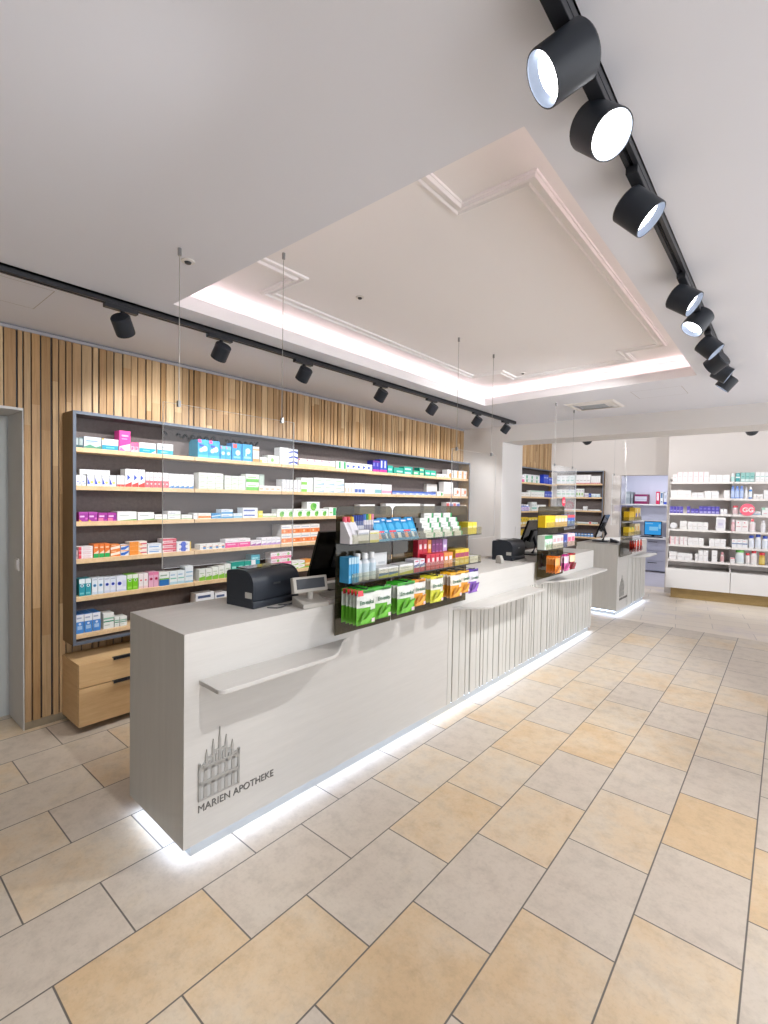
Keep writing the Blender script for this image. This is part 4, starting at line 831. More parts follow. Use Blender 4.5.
run(FG, 4, 670, 679, 536.2, 2, 'pink and white carton', '#f5ecec', 'r 0 0 .3 1 #eeb9be; r .45 .55 .9 .62 #dfc9cb')
run(FG, 4, 679.6, 687.6, 536.4, 2, 'white carton with rose edge', '#f4efee', 'r 0 0 .16 1 #eec3c8; r .35 .5 .85 .57 #dfcfd0')
run(FG, 4, 688, 704, 537.6, 3, 'white carton with faint print', '#f4f1f0', 'r .15 .5 .8 .57 #ddd6d5; r .15 .3 .5 .34 #e4dedd')
run(FG, 4, 709.4, 726, 538.6, 3, 'white carton right of the gap', '#f4f2f1', 'r .15 .4 .8 .48 #e0dad9')
run(FG, 4, 732, 748, 539, 3, 'white carton with navy line', '#f3f3f4', 'r 0 .42 1 .54 #6c86b4; r .1 .75 .6 .82 #ecb3b8')
for k, (a, c_, y) in enumerate(((748.8, 755, 535.4), (755.6, 762, 534), (762.6, 769, 536))):
    run(FG, 4, a, c_, y, 1, f'{ORD[k]} white jar with blue cap', '#f2f3f5', kind='bottle', cat='jar', cap='#3b56b8', label='#e3e8f2', mat='gloss', neck=.75, capr=.8)
run(FG, 5, 669.4, 677, 551.4, 1, 'white carton at left end', '#f3f0ef', 'r .1 .4 .8 .5 #dfd8d7')
run(FG, 5, 677.4, 692.6, 552.8, 2, 'long low white carton', '#f3f1f0', 'r .1 .4 .7 .5 #e0dad9')
run(FG, 5, 695.2, 698.2, 553.6, 1, 'low white carton by the taller pair', '#f2f0ef', 'r .1 .4 .7 .5 #e0dad9')
run(FG, 5, 698.6, 708.6, 550.2, 2, 'white upright carton', '#f4f2f1', 'r .1 .5 .8 .57 #dcd6d5')
run(FG, 5, 712, 717.6, 550.2, 1, 'slim tall white carton', '#f4f3f2', 'r .15 .5 .8 .6 #dedad9')
run(FG, 5, 720.4, 724.8, 552.4, 1, 'small white and rose bottle', '#f0dcdc', kind='bottle', cat='bottle', cap='#e6a5aa', label='#d9a9a9', mat='gloss')
run(FG, 5, 730.4, 735, 557.6, 1, 'low white pack with red edge', '#f3efee', 'r 0 .8 1 1 #ee8f96; r .2 .4 .8 .5 #ded6d5')
run(FG, 5, 736, 745.6, 549.4, 1, 'large white tub with green lid', '#eef2f0', kind='bottle', cat='jar', cap='#7fd46a', label='#dfe9ee', mat='gloss', neck=.9, capr=.98)
run(FG, 5, 746, 750.4, 553, 1, 'white jar with red lid, first of two', '#f4f2f1', kind='bottle', cat='jar', cap='#e8384a', label='#f0e6e4', mat='gloss', neck=.85, capr=.92)
run(FG, 5, 751, 758, 550.2, 1, 'taller white jar with red lid', '#f4f2f1', kind='bottle', cat='jar', cap='#e8384a', label='#f0e9e8', mat='gloss', neck=.7, capr=.75)
run(FG, 5, 759.4, 766, 552.6, 1, 'amber glass jar with red lid', '#c9a23a', kind='bottle', cat='jar', cap='#d8303c', label='#e3c86a', mat='gloss', neck=.85, capr=.95)
s_, z_ = FG.at(747.2, 503.2); q = FG.pos(s_, -.045, 0); t = thing('round_sign', 'round red sign with white lettering hanging at the third shelf of white unit', 'sign', (q.x, q.y, 1.43), RB)
b = MB(); b.rev([(0, 0), (0, .092), (.004, .092), (.004, 0)], (0, 0, .045), (0, -1, 0), 28); b.build('disc', paint('coral_red', '#f4667c', .5), t)
text_obj('lettering', 'GG', .095, M['white'], t, Matrix(((1, 0, 0, -.062), (0, 0, -1, -.0055), (0, 1, 0, .011), (0, 0, 0, 1))), .0005, .003)
b = MB(); b.box(-.006, .006, 0, .05, -.040, -.034); b.box(-.006, .006, -.001, .003, -.04, -.02); b.build('bracket', M['wire'], t)

# ------------------------------------------------------------------ office behind the doorway
b = MB(); P = [bw(-1, -.0), bw(4, -.0), bw(4.6, -3.2), bw(-1.2, -3.2)]; b.face([(p.x, p.y, .002) for p in P]); struct('floor_office', b, M['officefloor'])
b = MB(); b.face([(-4.6, 12.75, 0), (.5, 12.75, 0), (.5, 12.75, 2.5), (-4.6, 12.75, 2.5)]); b.face([(-.6, 10.45, 0), (-.6, 12.75, 0), (-.6, 12.75, 2.5), (-.6, 10.45, 2.5)]); b.face([(-3.75, 9.96, 0), (-3.75, 12.75, 0), (-3.75, 12.75, 2.5), (-3.75, 9.96, 2.5)]); struct('wall_office', b, M['officewall'])
b = MB(); P = [bw(-1, -.15), bw(4, -.15), bw(4.6, -3.4), bw(-1.2, -3.4)]; b.face([(p.x, p.y, 2.5) for p in P]); struct('ceiling_office', b, M['ceiling'])
ld = bpy.data.lights.new('office_fill', 'AREA'); ld.energy = 40; ld.size = 1.2; ld.color = (.93, .95, 1); lo = bpy.data.objects.new('office_fill', ld); COL.objects.link(lo); lo.location = (-2.3, 11.5, 2.45)  # unseen area light added to brighten the office
def px12(x, y, Y): return hit(x, y, (0, Y, 0), Vector((0, 1, 0)))
for k, (yy, nm) in enumerate(((504, 'white upper wall shelf carrying the office binders'), (520.5, 'white lower wall shelf above the office screen'))):
    p = px12(645, yy, 12.45); b = MB(); b.box(-1.1, .95, 0, .3, -.03, 0); o = b.build('wall_shelf', M['white']); o.location = (p.x, 12.44, p.z); tag(o, nm, 'shelf')
def binder(x0, x1, y0, y1, col, spec, lab, name='ring_binder'):
    p = px12(x0, y1, 12.47); q = px12(x1, y0, 12.47); b = MB(); w = q.x-p.x; h = q.z-p.z; c = rgb(col)
    b.box(0, w, 0, .24, 0, h, c); decal(b, spec, w, h, 0); o = b.build(name, M['print']); o.location = (p.x, 12.47, px12(645, 504, 12.45).z+.001); tag(o, lab, 'binder')
binder(625.5, 630.4, 492, 504, '#aab4b8', 'r .1 .5 .9 .8 #c6ced0', 'grey binder at the left end of the office shelf')
binder(630.8, 633, 492.5, 504, '#9aa5aa', 'r .1 .5 .9 .8 #c6ced0', 'narrow grey file beside the grey office binder')
binder(634.2, 647.4, 494.6, 504, '#8f1c5c', 'r .03 .28 .97 .78 #d5d6e2; r .1 .45 .9 .5 #a9aabd', 'magenta and white letter tray on the office shelf', 'letter_tray')
binder(655.8, 659.8, 491.6, 504, '#e0245c', 'r .2 .3 .8 .9 #f2e6ea', 'bright red binder on the office shelf')
binder(660, 663.4, 491.6, 504, '#eef0f4', 'r .2 .5 .8 .9 #5b7fa8; c .5 .2 .25 #4f6f98', 'white binder with blue label right of the red binder')
binder(663.6, 667, 492.5, 504, '#e3e4ee', 'r 0 0 1 .2 #3650c0; r .2 .5 .8 .8 #c0c4d6', 'white binder with blue foot at right end of office shelf')
p = px12(643.8, 536.5, 12.3); DZ = p.z
t = thing('office_desk', 'grey lilac office desk with a drawer front below the blue screen', 'desk', (-2.3, 12.1, 0))
b = MB(); b.box(-1.2, 1.2, -.05, .6, DZ-.035, DZ); b.build('worktop', M['white'], t)
b = MB(); b.box(-1.15, 1.15, .02, .58, .03, DZ-.04); b.build('carcass', M['office'], t)
zz = [.04, .26, .48, DZ-.05]
for x0, x1 in ((-1.14, -.38), (-.37, .38), (.39, 1.14)):
    for a, c in zip(zz, zz[1:]):
        b = MB(); b.box(x0, x1, 0, .018, a+.006, c-.006); dw = b.build('drawer', M['office'], t, bevel=.002); b = MB(); b.box((x0+x1)/2-.09, (x0+x1)/2+.09, -.02, -.008, c-.05, c-.038)
        for e in (-.085, .085): b.box((x0+x1)/2+e-.005, (x0+x1)/2+e+.005, -.02, 0, c-.05, c-.038)
        b.build('handle', M['greyplastic'], dw)
p0 = px12(643.8, 535, 12.3); p1 = px12(662, 521.6, 12.3); w = p1.x-p0.x; h = p1.z-p0.z
t = thing('office_monitor', 'flat monitor with a bright blue screen on the office desk', 'monitor', ((p0.x+p1.x)/2, 12.3, DZ))
zb = p0.z-DZ; b = MB(); b.box(-w/2, w/2, 0, .03, zb, zb+h); b.build('casing', M['blackplastic'], t, bevel=.004)
b = MB(); b.box(-w/2+.015, w/2-.015, -.002, 0, zb+.02, zb+h-.015); b.build('display', emit('blue_screen', '#3d9fe6', 1.1), t)
b = MB()
for r in ((.3, .35, .8, .62), (.08, .8, .5, .86), (.82, .5, .95, .8)): b.box(-w/2+w*r[0], -w/2+w*r[2], -.003, -.002, zb+h*r[1], zb+h*r[3])
b.build('screen_window', emit('pale_blue_window', '#86c8f2', 1.1), t)
b = MB(); b.box(-.03, .03, .03, .05, .01, zb+.1); b.box(-.12, .12, -.05, .12, 0, .012); b.build('stand', M['blackplastic'], t)
t = thing('keyboard', 'dark keyboard lying before the blue office screen', 'keyboard', ((p0.x+p1.x)/2, 12.16, DZ)); b = MB(); b.box(-.22, .22, -.07, .07, 0, .018); b.build('keyboard_base', M['blackplastic'], t, bevel=.003)
b = MB()
for r in range(5):
    for c in range(14): b.box(-.205+c*.0295, -.18+c*.0295, -.058+r*.024, -.038+r*.024, .018, .023)
b.build('keycaps', M['greyplastic'], t)

# ------------------------------------------------------------------ smoked display stands hooked over the counter front
def rounded(y0, y1, z0, z1, r):
    return [(y0, z0), (y1, z0)] + arc(y1-r, z1-r, r, 0, 90) + arc(y0+r, z1-r, r, 90, 180)
M['traybase'] = paint('dark_tray_base', '#26282c', .3)
YZ = lambda x: Matrix(((0, 0, 1, x), (1, 0, 0, 0), (0, 1, 0, 0), (0, 0, 0, 1)))
def stand(label, y0, panels, trays, rail, hooks):
    """panels: (ya, yb, za, zb) in counter coordinates; trays: (ya, yb, z); hooks: y of each peg"""
    t = thing('smoked_display_stand', label, 'display stand', CW(0, y0), -A)
    for ya, yb, za, zb in panels:
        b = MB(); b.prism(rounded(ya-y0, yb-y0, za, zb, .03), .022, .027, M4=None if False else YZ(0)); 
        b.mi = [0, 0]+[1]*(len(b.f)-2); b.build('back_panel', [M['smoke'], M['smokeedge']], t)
    b = MB()
    for ya, yb, za, zb in panels[:1]+panels[-1:]:
        for e in (ya+.12, yb-.12): b.box(-.02, .022, e-y0-.012, e-y0+.012, TOP+.0, TOP+.004); b.box(.012, .022, e-y0-.012, e-y0+.012, TOP-.06, TOP+.06)
    b.build('counter_bracket', M['smokeedge'], t)
    for ya, yb, z in trays:
        b = MB(); b.box(.028, .125, ya-y0, yb-y0, z-.006, z); tr = b.build('tray', M['traybase'], t)
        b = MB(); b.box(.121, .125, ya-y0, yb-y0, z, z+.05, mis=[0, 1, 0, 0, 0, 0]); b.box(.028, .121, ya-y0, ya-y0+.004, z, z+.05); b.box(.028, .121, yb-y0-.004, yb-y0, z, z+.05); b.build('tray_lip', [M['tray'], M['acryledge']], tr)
    for y in hooks:
        b = MB(); b.cyl((.027, y-y0, rail), (.184, y-y0, rail), .0028, 8); b.cyl((.184, y-y0, rail), (.184, y-y0, rail+.008), .0028, 8); b.cyl((.027, y-y0, rail), (.031, y-y0, rail), .014, 10); b.build('hook', M['blackmetal'], t)
    return t
def cyat(px, x, py=600):
    q = hit(px, py, CO+CV*x, CV)-CO; return q.dot(CU)
HK1 = [cyat(p, .17) for p in (365, 382, 405, 418, 435.5, 454.5, 463.5, 472)]
stand('large smoked acrylic display with two trays and hanging sweet bags', .82, [(.82, 1.275, .806, 1.505), (1.29, 2.135, .806, 1.505)], [(.85, 2.18, 1.305), (.85, 2.18, 1.098)], 1.070, HK1)
stand('middle smoked acrylic display with orange bags, by the second printer', 3.39, [(3.39, 4.03, .806, 1.50)], [(3.36, 4.14, 1.305), (3.36, 4.14, 1.10)], 1.04, [3.5, 3.72, 3.88])
stand('far smoked acrylic display with yellow packs on the short counter', 5.94+.12, [(6.08, 6.66, .806, 1.50)], [(6.06, 6.72, 1.305), (6.06, 6.72, 1.10)], 1.04, [6.2, 6.35, 6.5])

def bag(label, y, x, zt, w, h, c1, c2, c3, group, word=False, tagc=None, tilt=0):
    """hanging sweet bag, front facing the customers (+x of the counter)"""
    b = MB(); A1, A2, A3 = rgb(c1), rgb(c2), rgb(c3); nx, nz = 6, 10; g = lambda i, j: .014*math.sin(PI*i/nx)*math.sin(PI*min(1, max(0, (j-.8)/(nz-1.6))))
    for sgn in (1, -1):
        for i in range(nx):
            for j in range(nz):
                f = (j+.5)/nz; u = (i+.5)/nx
                col = A1 if f > .86 else (A2 if f > .44+.08*math.sin(u*5) else A3)
                if sgn < 0: col = tuple(v*.6 for v in A1[:3])+(1,)
                q = [(i, j), (i+1, j), (i+1, j+1), (i, j+1)]; q = q if sgn > 0 else q[::-1]
                b.face([(sgn*g(a, c)+tilt*(1-c/nz), (a/nx-.5)*w, -h+h*c/nz) for a, c in q], col)
    if tagc: b.face([(.0095, -.48*w, -.16*h), (.0095, -.2*w, -.16*h), (.004, -.2*w, -.01*h), (.004, -.48*w, -.01*h)], rgb(tagc))
    dark = tuple(v*.35 for v in A1[:3])+(1,)
    b.face([(.0085, -.12*w, -.10*h), (.0085, .38*w, -.10*h), (.006, .38*w, -.05*h), (.006, -.12*w, -.05*h)], dark)          # punched hanger strip
    for cy, cz, r, k1, an in ((.1, -.80, .30, 1.3, .6), (-.22, -.72, .22, .72, 1.0), (.24, -.64, .2, .8, .3), (-.2, -.88, .2, 1.15, .2)):   # printed leaves and pods
        ca, sa = math.cos(an), math.sin(an); pts = []
        for k in range(12):
            e1, e2 = r*math.cos(k*PI/6), r*.36*math.sin(k*PI/6); pts.append((.0166+.0002*k1, (cy+e1*ca-e2*sa)*w, cz*h+(e1*sa+e2*ca)*w))
        b.face(pts, tuple(min(1, v*k1+.02*(k1 > 1)) for v in A3[:3])+(1,))
    b.face([(.0145, .22*w, -.95*h), (.0145, .38*w, -.95*h), (.0145, .38*w, -.84*h), (.0145, .22*w, -.84*h)], rgb('#f6dfe6'))
    root = b.build('sweet_bag', M['gloss'], None, True); root.location = CW(x, y, zt); root.rotation_euler = (0, 0, -A+random.uniform(-.05, .05)); tag(root, label, 'bag of sweets', group)
    if word:
        text_obj('lettering', 'Em-eukal', .03, M['bagtext'], root, Matrix(((0, 0, 1, .0165), (1, 0, 0, -.44*w), (0, 1, 0, -.40*h), (0, 0, 0, 1))), .0003, .0005, width=.74*w)
M['bagtext'] = paint('dark_green_print', '#12603a', .4)
GR = ('#3fae2e', '#eef3ea', '#6dbf3a'); OR = ('#f29a26', '#f5efe6', '#f0a53c'); YE = ('#e9dc2e', '#f3f3e6', '#dfe04a'); OG = ('#f3b52c', '#f6efe0', '#f5a93a'); PU = ('#5a3aa0', '#ece6f2', '#8a5fc0')
def bags(y, n, col, name, h=.185, w=.138, tagc=None, x0=.178, zt=1.068, word=True):
    for k in range(n):
        x = x0-k*.028; nm = f'{ORD[k]} {name} on its hook, counting from the front' if n > 1 else f'single {name} on its hook'
        bag(nm, y, x, zt, w, h, *col, f'{name}s', word and k == 0, tagc)
bags(HK1[0], 5, GR, 'green sweet bag with red tag', tagc='#f0404a')
bags(HK1[1], 2, GR, 'green sweet bag without red tag', h=.175, w=.13)
bags(HK1[2], 4, GR, 'wide green sweet bag in the middle', h=.18, w=.165)
bags(HK1[3], 2, OR, 'orange sweet bag next to the greens', h=.16, w=.12)
bags(HK1[4], 4, YE, 'lemon yellow sweet bag', h=.165, w=.13)
bags(HK1[5], 4, OG, 'golden orange sweet bag', h=.165, w=.13)
bags(HK1[6], 2, OG, 'golden sweet bag right of the larger row', h=.15, w=.10)
bags(HK1[7], 2, PU, 'violet sweet bag at the right end', h=.165, w=.13)
for y, n, col, nm in ((3.5, 4, ('#ef7a1e', '#f4a95a', '#ee8a2a'), 'bright orange bag on the middle display'), (3.72, 2, ('#d03a8c', '#f2cfe0', '#d85aa0'), 'pink bag on the middle display'), (3.88, 2, ('#c02834', '#f3d9b0', '#8e1f2c'), 'red and cream bag on the middle display')):
    bags(y, n, col, nm, h=.16, w=.13, zt=1.038, word=False)
for y, n, nm in ((6.2, 3, 'red bag at left of the far display'), (6.35, 1, 'red bag in the middle of the far display'), (6.5, 1, 'dark red bag at right of the far display')):
    bags(y, n, ('#c22a2a', '#d8452f', '#8e2320'), nm, h=.16, w=.11, zt=1.038, word=False)
# ------------------------------------------------------------------ goods in the display trays
TX = .118
FD1 = Face(CO+CV*TX, CU, PI/2-A, 'front display', [1.305, 1.098])
FD2 = Face(CO+CV*TX, CU, PI/2-A, 'middle display', [1.305, 1.10])
FD3 = Face(CO+CV*TX, CU, PI/2-A, 'far display', [1.305, 1.10])
def put(F, me, name, s, back, z, label, cat, group=None, lean=0, rz=0):
    o = bpy.data.objects.new(name, me); COL.objects.link(o); o.location = F.pos(s, back, z); o.rotation_euler = (lean, 0, F.rz+rz); return tag(o, uniq(label), cat, group)
# three wedge-shaped sample cartons with coloured caps
for k, (px, cap) in enumerate(((350, '#f06a80'), (353.5, '#e04048'), (357, '#f0cf3a'))):
    s, _ = FD1.at(px, 535); b = MB(); w, h = .034, .115; c = rgb('#eceaf0')
    b.prism([(0, 0), (.075, 0), (.075, h), (.05, h), (0, .035)], 0, w, c, M4=Matrix(((0, 0, 1, 0), (1, 0, 0, 0), (0, 1, 0, 0), (0, 0, 0, 1))))
    b.rev([(0, .012), (.03, .012), (.032, 0)], (w/2, .058, h-.004), (0, .1, 1), 12, cols=[rgb(cap)]*2)
    put(FD1, b.mesh('wedge', M['print']), 'sample_dispenser', s, .0, 1.3055, f'white wedge dispenser with {["pink", "red", "yellow"][k]} cap in the upper tray of front display', 'dispenser', None)
for k in range(5):
    s, _ = FD1.at(360+k*2.2, 520); put(FD1, bottle(.018, .15, '#6c7aa8', '#1f3c94', '#d6d8e2', .9, 1.0).mesh('stick', M['gloss'], True), 'lip_balm_stick', s, .05, 1.3055, f'slim stick with dark blue cap, {ORD[k]} from left, upper tray of front display', 'stick', 'blue capped sticks')
run(FD1, 0, 358.5, 369.6, 530.5, 1, 'low white counter box before the blue capped sticks', '#e6e6ea', 'r .05 .6 .95 .8 #b7bcc8; r 0 0 1 .2 #8f8c70', d=.035)
for k, c in enumerate(('#3f7fd0', '#44a24c', '#f0d040', '#ef8ab0')):
    s, _ = FD1.at(371+k*2.5, 520); put(FD1, bottle(.02, .155, '#e8e6ec', c, '#9fa0b4', .9, 1.0).mesh('stick', M['gloss'], True), 'lip_balm_stick', s, .05, 1.3055, f'slim white stick with {["blue", "green", "yellow", "pink"][k]} cap, upper tray of front display', 'stick', None)
run(FD1, 0, 370, 379.6, 531, 1, 'low white counter box with yellow foot', '#e9e8ea', 'r 0 .0 1 .22 #d8d04a; r 0 .75 1 .85 #e4df6a', d=.035)
CARD = 'r 0 .8 1 1 #1c86c8; c .5 .62 .3 #48b4e8; r .1 .38 .9 .46 #ee5a6a; r .15 .1 .5 .34 #f0a070; r .55 .08 .9 .3 #2a5f8c; r .15 .86 .7 .93 #d5eaf6'
for k in range(6):
    s, _ = FD1.at(379.4+k*6.9, 530); b = carton(.082, .135+.008*(k % 2), .006, '#2a9fd8' if k != 3 else '#1f92cf', CARD if k % 2 == 0 else CARD.replace('#ee5a6a', '#8fd0ee').replace('#f0a070', '#e6eef2'))
    put(FD1, b.mesh('card', M['gloss']), 'blister_card', s, .012+.004*(k % 2), 1.3055, f'blue blister card leaning back, {ORD[k]} from left, upper tray of front display', 'blister pack', 'blue blister cards', lean=-.42, rz=.06*(k % 3-1))
for tier in range(5):
    for k in range(4 if tier < 4 else 3):
        s0, _ = FD1.at(426+k*9.6+(6 if tier == 4 else 0), 535); h = .03; b = carton(.10, h, .045, '#eef0ee', 'r .82 0 1 1 #2fa45a; r .08 .4 .6 .55 #c0c9c4; r .08 .65 .4 .75 #d5dad6', top='#f2f3f2')
        put(FD1, b.mesh('carton', M['print']), 'display_carton', s0, .002+.016*tier, 1.3055+tier*(h+.0006), f'white carton with green end, {ORD[k]} from left in {["bottom", "second", "third", "fourth", "top"][tier]} tier, front display', 'box', 'green ended cartons stacked in tiers')
run(FD1, 0, 468, 477, 522.5, 2, 'yellow pack at the right end', '#e8d430', 'r .1 .5 .9 .7 #f4ec9a')
run(FD1, 1, 349, 359.5, 558, 4, 'light blue carton with orange spot', '#3fa6dd', 'c .45 .86 .16 #f0963c; r .0 .74 1 1 #bfe2f2; r .15 .2 .8 .3 #8fd0ee', d=.07)
run(FD1, 1, 358.8, 380, 554.5, 3, 'white bottle on a blue card', '#e6edf2', kind='bottle', cat='bottle', mat='gloss', cap='#f1f3f4', label='#cfe3ee', neck=.5, capr=.62, back=.01)
for k in range(3):
    s, _ = FD1.at(362+k*7, 560); put(FD1, carton(.05, .10, .004, '#2f98d6', 'r .1 .1 .9 .3 #7cc4ea').mesh('card', M['print']), 'blister_card', s, .075, 1.0985, f'blue card behind the white bottle, {ORD[k]} from left, lower tray of front display', 'card', 'blue cards behind bottles')
run(FD1, 1, 379, 398.6, 568.5, 2, 'low white carton with blue and green foot', '#f0f1f0', 't 0 0 1 0 1 .3 0 .2 #b9c43c; t 0 .2 1 .3 1 .45 0 .5 #2f6fa8; r .1 .7 .6 .8 #c3c9cc', d=.08, top='#f3f4f4')
run(FD1, 1, 378, 398, 555.5, 1, 'upright white card behind the low cartons', '#e4e6e6', 'r .08 .3 .5 .4 #9cc48c; r .55 .5 .9 .6 #c4c9cc', back=.085, d=.004)
run(FD1, 1, 399.6, 413.6, 565, 1, 'white carton with lime foot', '#f0f1f0', 't 0 0 1 0 1 .35 0 .2 #c3c93e; r .1 .6 .7 .7 #c3c9cc', d=.08)
run(FD1, 1, 414.2, 425, 560, 2, 'red and blue striped pack', '#e9e6ee', 'r 0 0 1 .35 #c83a58; t 0 .35 1 .5 1 .7 0 .55 #4a5fc0; r .2 .8 .8 .9 #d26a80', d=.07)
run(FD1, 1, 426.5, 444, 554.8, 4, 'red carton in the front row', '#cf2742', 'r .3 .5 .8 .75 #f0d5da; r .1 .1 .9 .16 #e86a7e', d=.05)
run(FD1, 1, 444.3, 453, 553, 2, 'orange carton in the front row', '#ee9440', 'r .2 .5 .8 .75 #f4e6f4; r .1 .1 .9 .2 #d9842e', d=.05)
RZ = 1.098+.09
run(FD1, 1, 424.5, 434, 540.5, 2, 'red carton in the raised rear row', '#c91f3a', 'r .3 .4 .8 .7 #f2dfe2', z0=RZ, back=.05, d=.038)
run(FD1, 1, 434.3, 438, 540.6, 1, 'orange carton in the raised rear row', '#f08a38', 'r .2 .4 .8 .7 #f6e3cf', z0=RZ, back=.05, d=.038)
run(FD1, 1, 438.3, 449, 540.4, 3, 'plum purple carton in the raised rear row', '#7c2a72', 'r .2 .1 .8 .2 #b46aa8; r .2 .6 .8 .7 #a8589c', z0=RZ, back=.05, d=.038)
run(FD1, 1, 449.3, 453.5, 540, 1, 'lilac carton in the raised rear row', '#c9a8e0', 'r .2 .4 .8 .6 #f0e6f6', z0=RZ, back=.05, d=.038)
for nm, a, c_ in (('left', 424, 438), ('right', 438.2, 454)):
    run(FD1, 1, a, c_, 553.2, 1, f'{nm} shelf box carrying the raised rear row', '#b32238', 'r 0 .3 1 .6 #8c1a2c', back=.05, d=.038)
run(FD1, 1, 455.5, 469, 550, 3, 'yellow carton with plum band', '#ecc832', 'r 0 .5 1 .78 #a83a5c; r .1 .12 .9 .3 #f4e28a', d=.06)
run(FD1, 1, 470, 478, 556.5, 2, 'low white pack at the right end', '#ecebe6', 'r .1 .3 .9 .6 #d3d1c6', d=.05)
# middle display
run(FD2, 0, 545.5, 555, 516, 2, 'large yellow carton', '#f2c808', 'r .06 .06 .94 .5 #f5d22a; r .1 .6 .7 .7 #e2b400', d=.07)
run(FD2, 0, 555.4, 567.4, 516, 4, 'pale orange carton', '#f0c878', 'r .1 .45 .9 .75 #f4e2dc; r .1 .1 .9 .2 #e0a94a', d=.07)
run(FD2, 0, 567.8, 575, 515, 2, 'blue and red carton', '#3a63b8', 'r 0 .75 1 1 #e0545a; r .1 .2 .6 .5 #9fc0e8', d=.07)
run(FD2, 1, 545, 552.6, 536, 2, 'green and white carton', '#e6eee6', 'r 0 .75 1 1 #2f9a58; r .1 .2 .4 .6 #a9cfb4; r .55 .1 .9 .5 #a4c8b0', d=.07)
run(FD2, 1, 553.2, 563.6, 536, 3, 'white and rose carton', '#f1e9ea', 'r .1 .5 .9 .8 #eaa9b0; r .1 .1 .9 .25 #c9c6cc', d=.07)
run(FD2, 1, 564, 567.4, 534.5, 1, 'dark blue carton', '#27409c', 'r .2 .3 .8 .5 #8fa0dc', d=.07)
run(FD2, 1, 567.8, 575, 534, 2, 'pink and white carton', '#f0d3dc', 'r .1 .4 .9 .75 #e4708e', d=.07)
# far display
run(FD3, 0, 621.5, 630.5, 512, 1, 'wide yellow carton', '#f0c40c', 'r .06 .1 .94 .5 #f4d030', d=.07, sr=(6.10, 6.36))
run(FD3, 0, 631.2, 640.5, 507.8, 2, 'yellow carton with blue spot', '#eec53a', 'c .5 .4 .24 #2f45b8; r 0 0 1 .2 #c9b98a; r .7 .3 1 .9 #f3e3b0', d=.07, sr=(6.38, 6.68))
run(FD3, 1, 620.6, 630.5, 528.5, 2, 'yellow pack with green corner', '#efcb28', 't .5 1 1 1 1 .6 #5fae7c; r .1 .2 .9 .45 #f4da58', d=.07, sr=(6.10, 6.38))
run(FD3, 1, 631, 641, 524.5, 2, 'cream and orange pack', '#e6d3a8', 'r .1 .4 .5 .8 #e09a3c; r .5 .1 .9 .4 #cfae6a', d=.07, sr=(6.40, 6.68))

# ------------------------------------------------------------------ tills
def XZ(y0): return Matrix(((1, 0, 0, 0), (0, 0, -1, y0), (0, 1, 0, 0), (0, 0, 0, 1)))
t = thing('receipt_printer', 'large black label printer with rounded front at the near end of the counter', 'printer', CW(-.188, .452, TOP), -A+.13)
W = .33
b = MB(); b.prism([(-.212, .0), (.0, .0), (.0, .022), (-.004, .035), (-.212, .05)], 0, -W, M4=XZ(0)); b.build('base', M['blackplastic'], t, bevel=.004)
prof = [(-.208, .048), (-.208, .172), (-.197, .183), (-.12, .192), (-.075, .190)] + [(-.075+.075*math.sin(a), .115+.075*math.cos(a)) for a in [i*PI/16 for i in range(1, 9)]] + [(-.002, .05), (-.012, .034)]
b = MB(); b.prism(prof, -.012, -(W-.012), M4=XZ(0)); b.build('housing', M['blackplastic'], t, True)
pe = [(x*1.012-.0006, z*1.012) for x, z in prof]
for y in (0, W-.0125): b = MB(); b.prism(pe, -y, -(y+.0125), M4=XZ(0)); b.build('side_cover', M['blackplastic'], t, True)
b = MB(); b.box(-.195, -.10, .05, W-.05, .189, .194); b.build('paper_slot', M['screenblack'], t)
b = MB(); b.box(-.062, -.012, -.0016, -.0002, .052, .082); b.build('rating_plate', paint('pale_rating_plate', '#b8b6ae', .5), t)
b = MB(); b.prism([(-.0785, .1935), (-.0665, .1935), (-.0665, .196), (-.0785, .196)], -.12, -.18, M4=XZ(0)); b.face([(.0012, .135, .112), (.0012, .185, .112), (.0012, .185, .122), (.0012, .135, .122)]); b.build('maker_badge', M['steel'], t)
for x in (-.20, -.02):
    for y in (.02, W-.02): b = MB(); b.cyl((x, y, -.0015), (x, y, .002), .01, 10); b.build('foot', M['greyplastic'], t)
pr = dup(t, CW(-.185, 3.31, TOP), -A+.08, 'second black printer, standing on the counter left of the middle display')
# cables by the printers
def cable(pts, label, mat='greyplastic', r=.003):
    b = MB(); P = [CW(x, y, z) for x, y, z in pts]; S = []
    for i in range(len(P)-1):
        p0, p1, p2, p3 = P[max(i-1, 0)], P[i], P[i+1], P[min(i+2, len(P)-1)]
        for k in range(6):
            u = k/6; S.append(.5*((2*p1)+(p2-p0)*u+(2*p0-5*p1+4*p2-p3)*u*u+(3*p1-p0-3*p2+p3)*u**3))
    b.tube(S+[P[-1]], r, 6); tag(b.build('cable', M[mat], None, True), label, 'cable')
cable([(-.165, .52, TOP+.004), (-.12, .56, TOP+.004), (-.13, .64, TOP+.012), (-.17, .70, TOP+.004), (-.12, .76, TOP+.004), (-.14, .82, TOP+.03)], 'grey cable looping in front of the near black printer')
cable([(-.18, .60, TOP+.004), (-.145, .66, TOP+.004), (-.19, .74, TOP+.004), (-.21, .82, TOP+.02), (-.2, .9, TOP+.004)], 'black cable behind the small customer display', 'blackplastic')
cable([(-.15, 3.3, TOP+.004), (-.10, 3.38, TOP+.004), (-.13, 3.5, TOP+.004), (-.2, 3.62, TOP+.004)], 'pale cable in front of the second printer', 'beigeplastic')
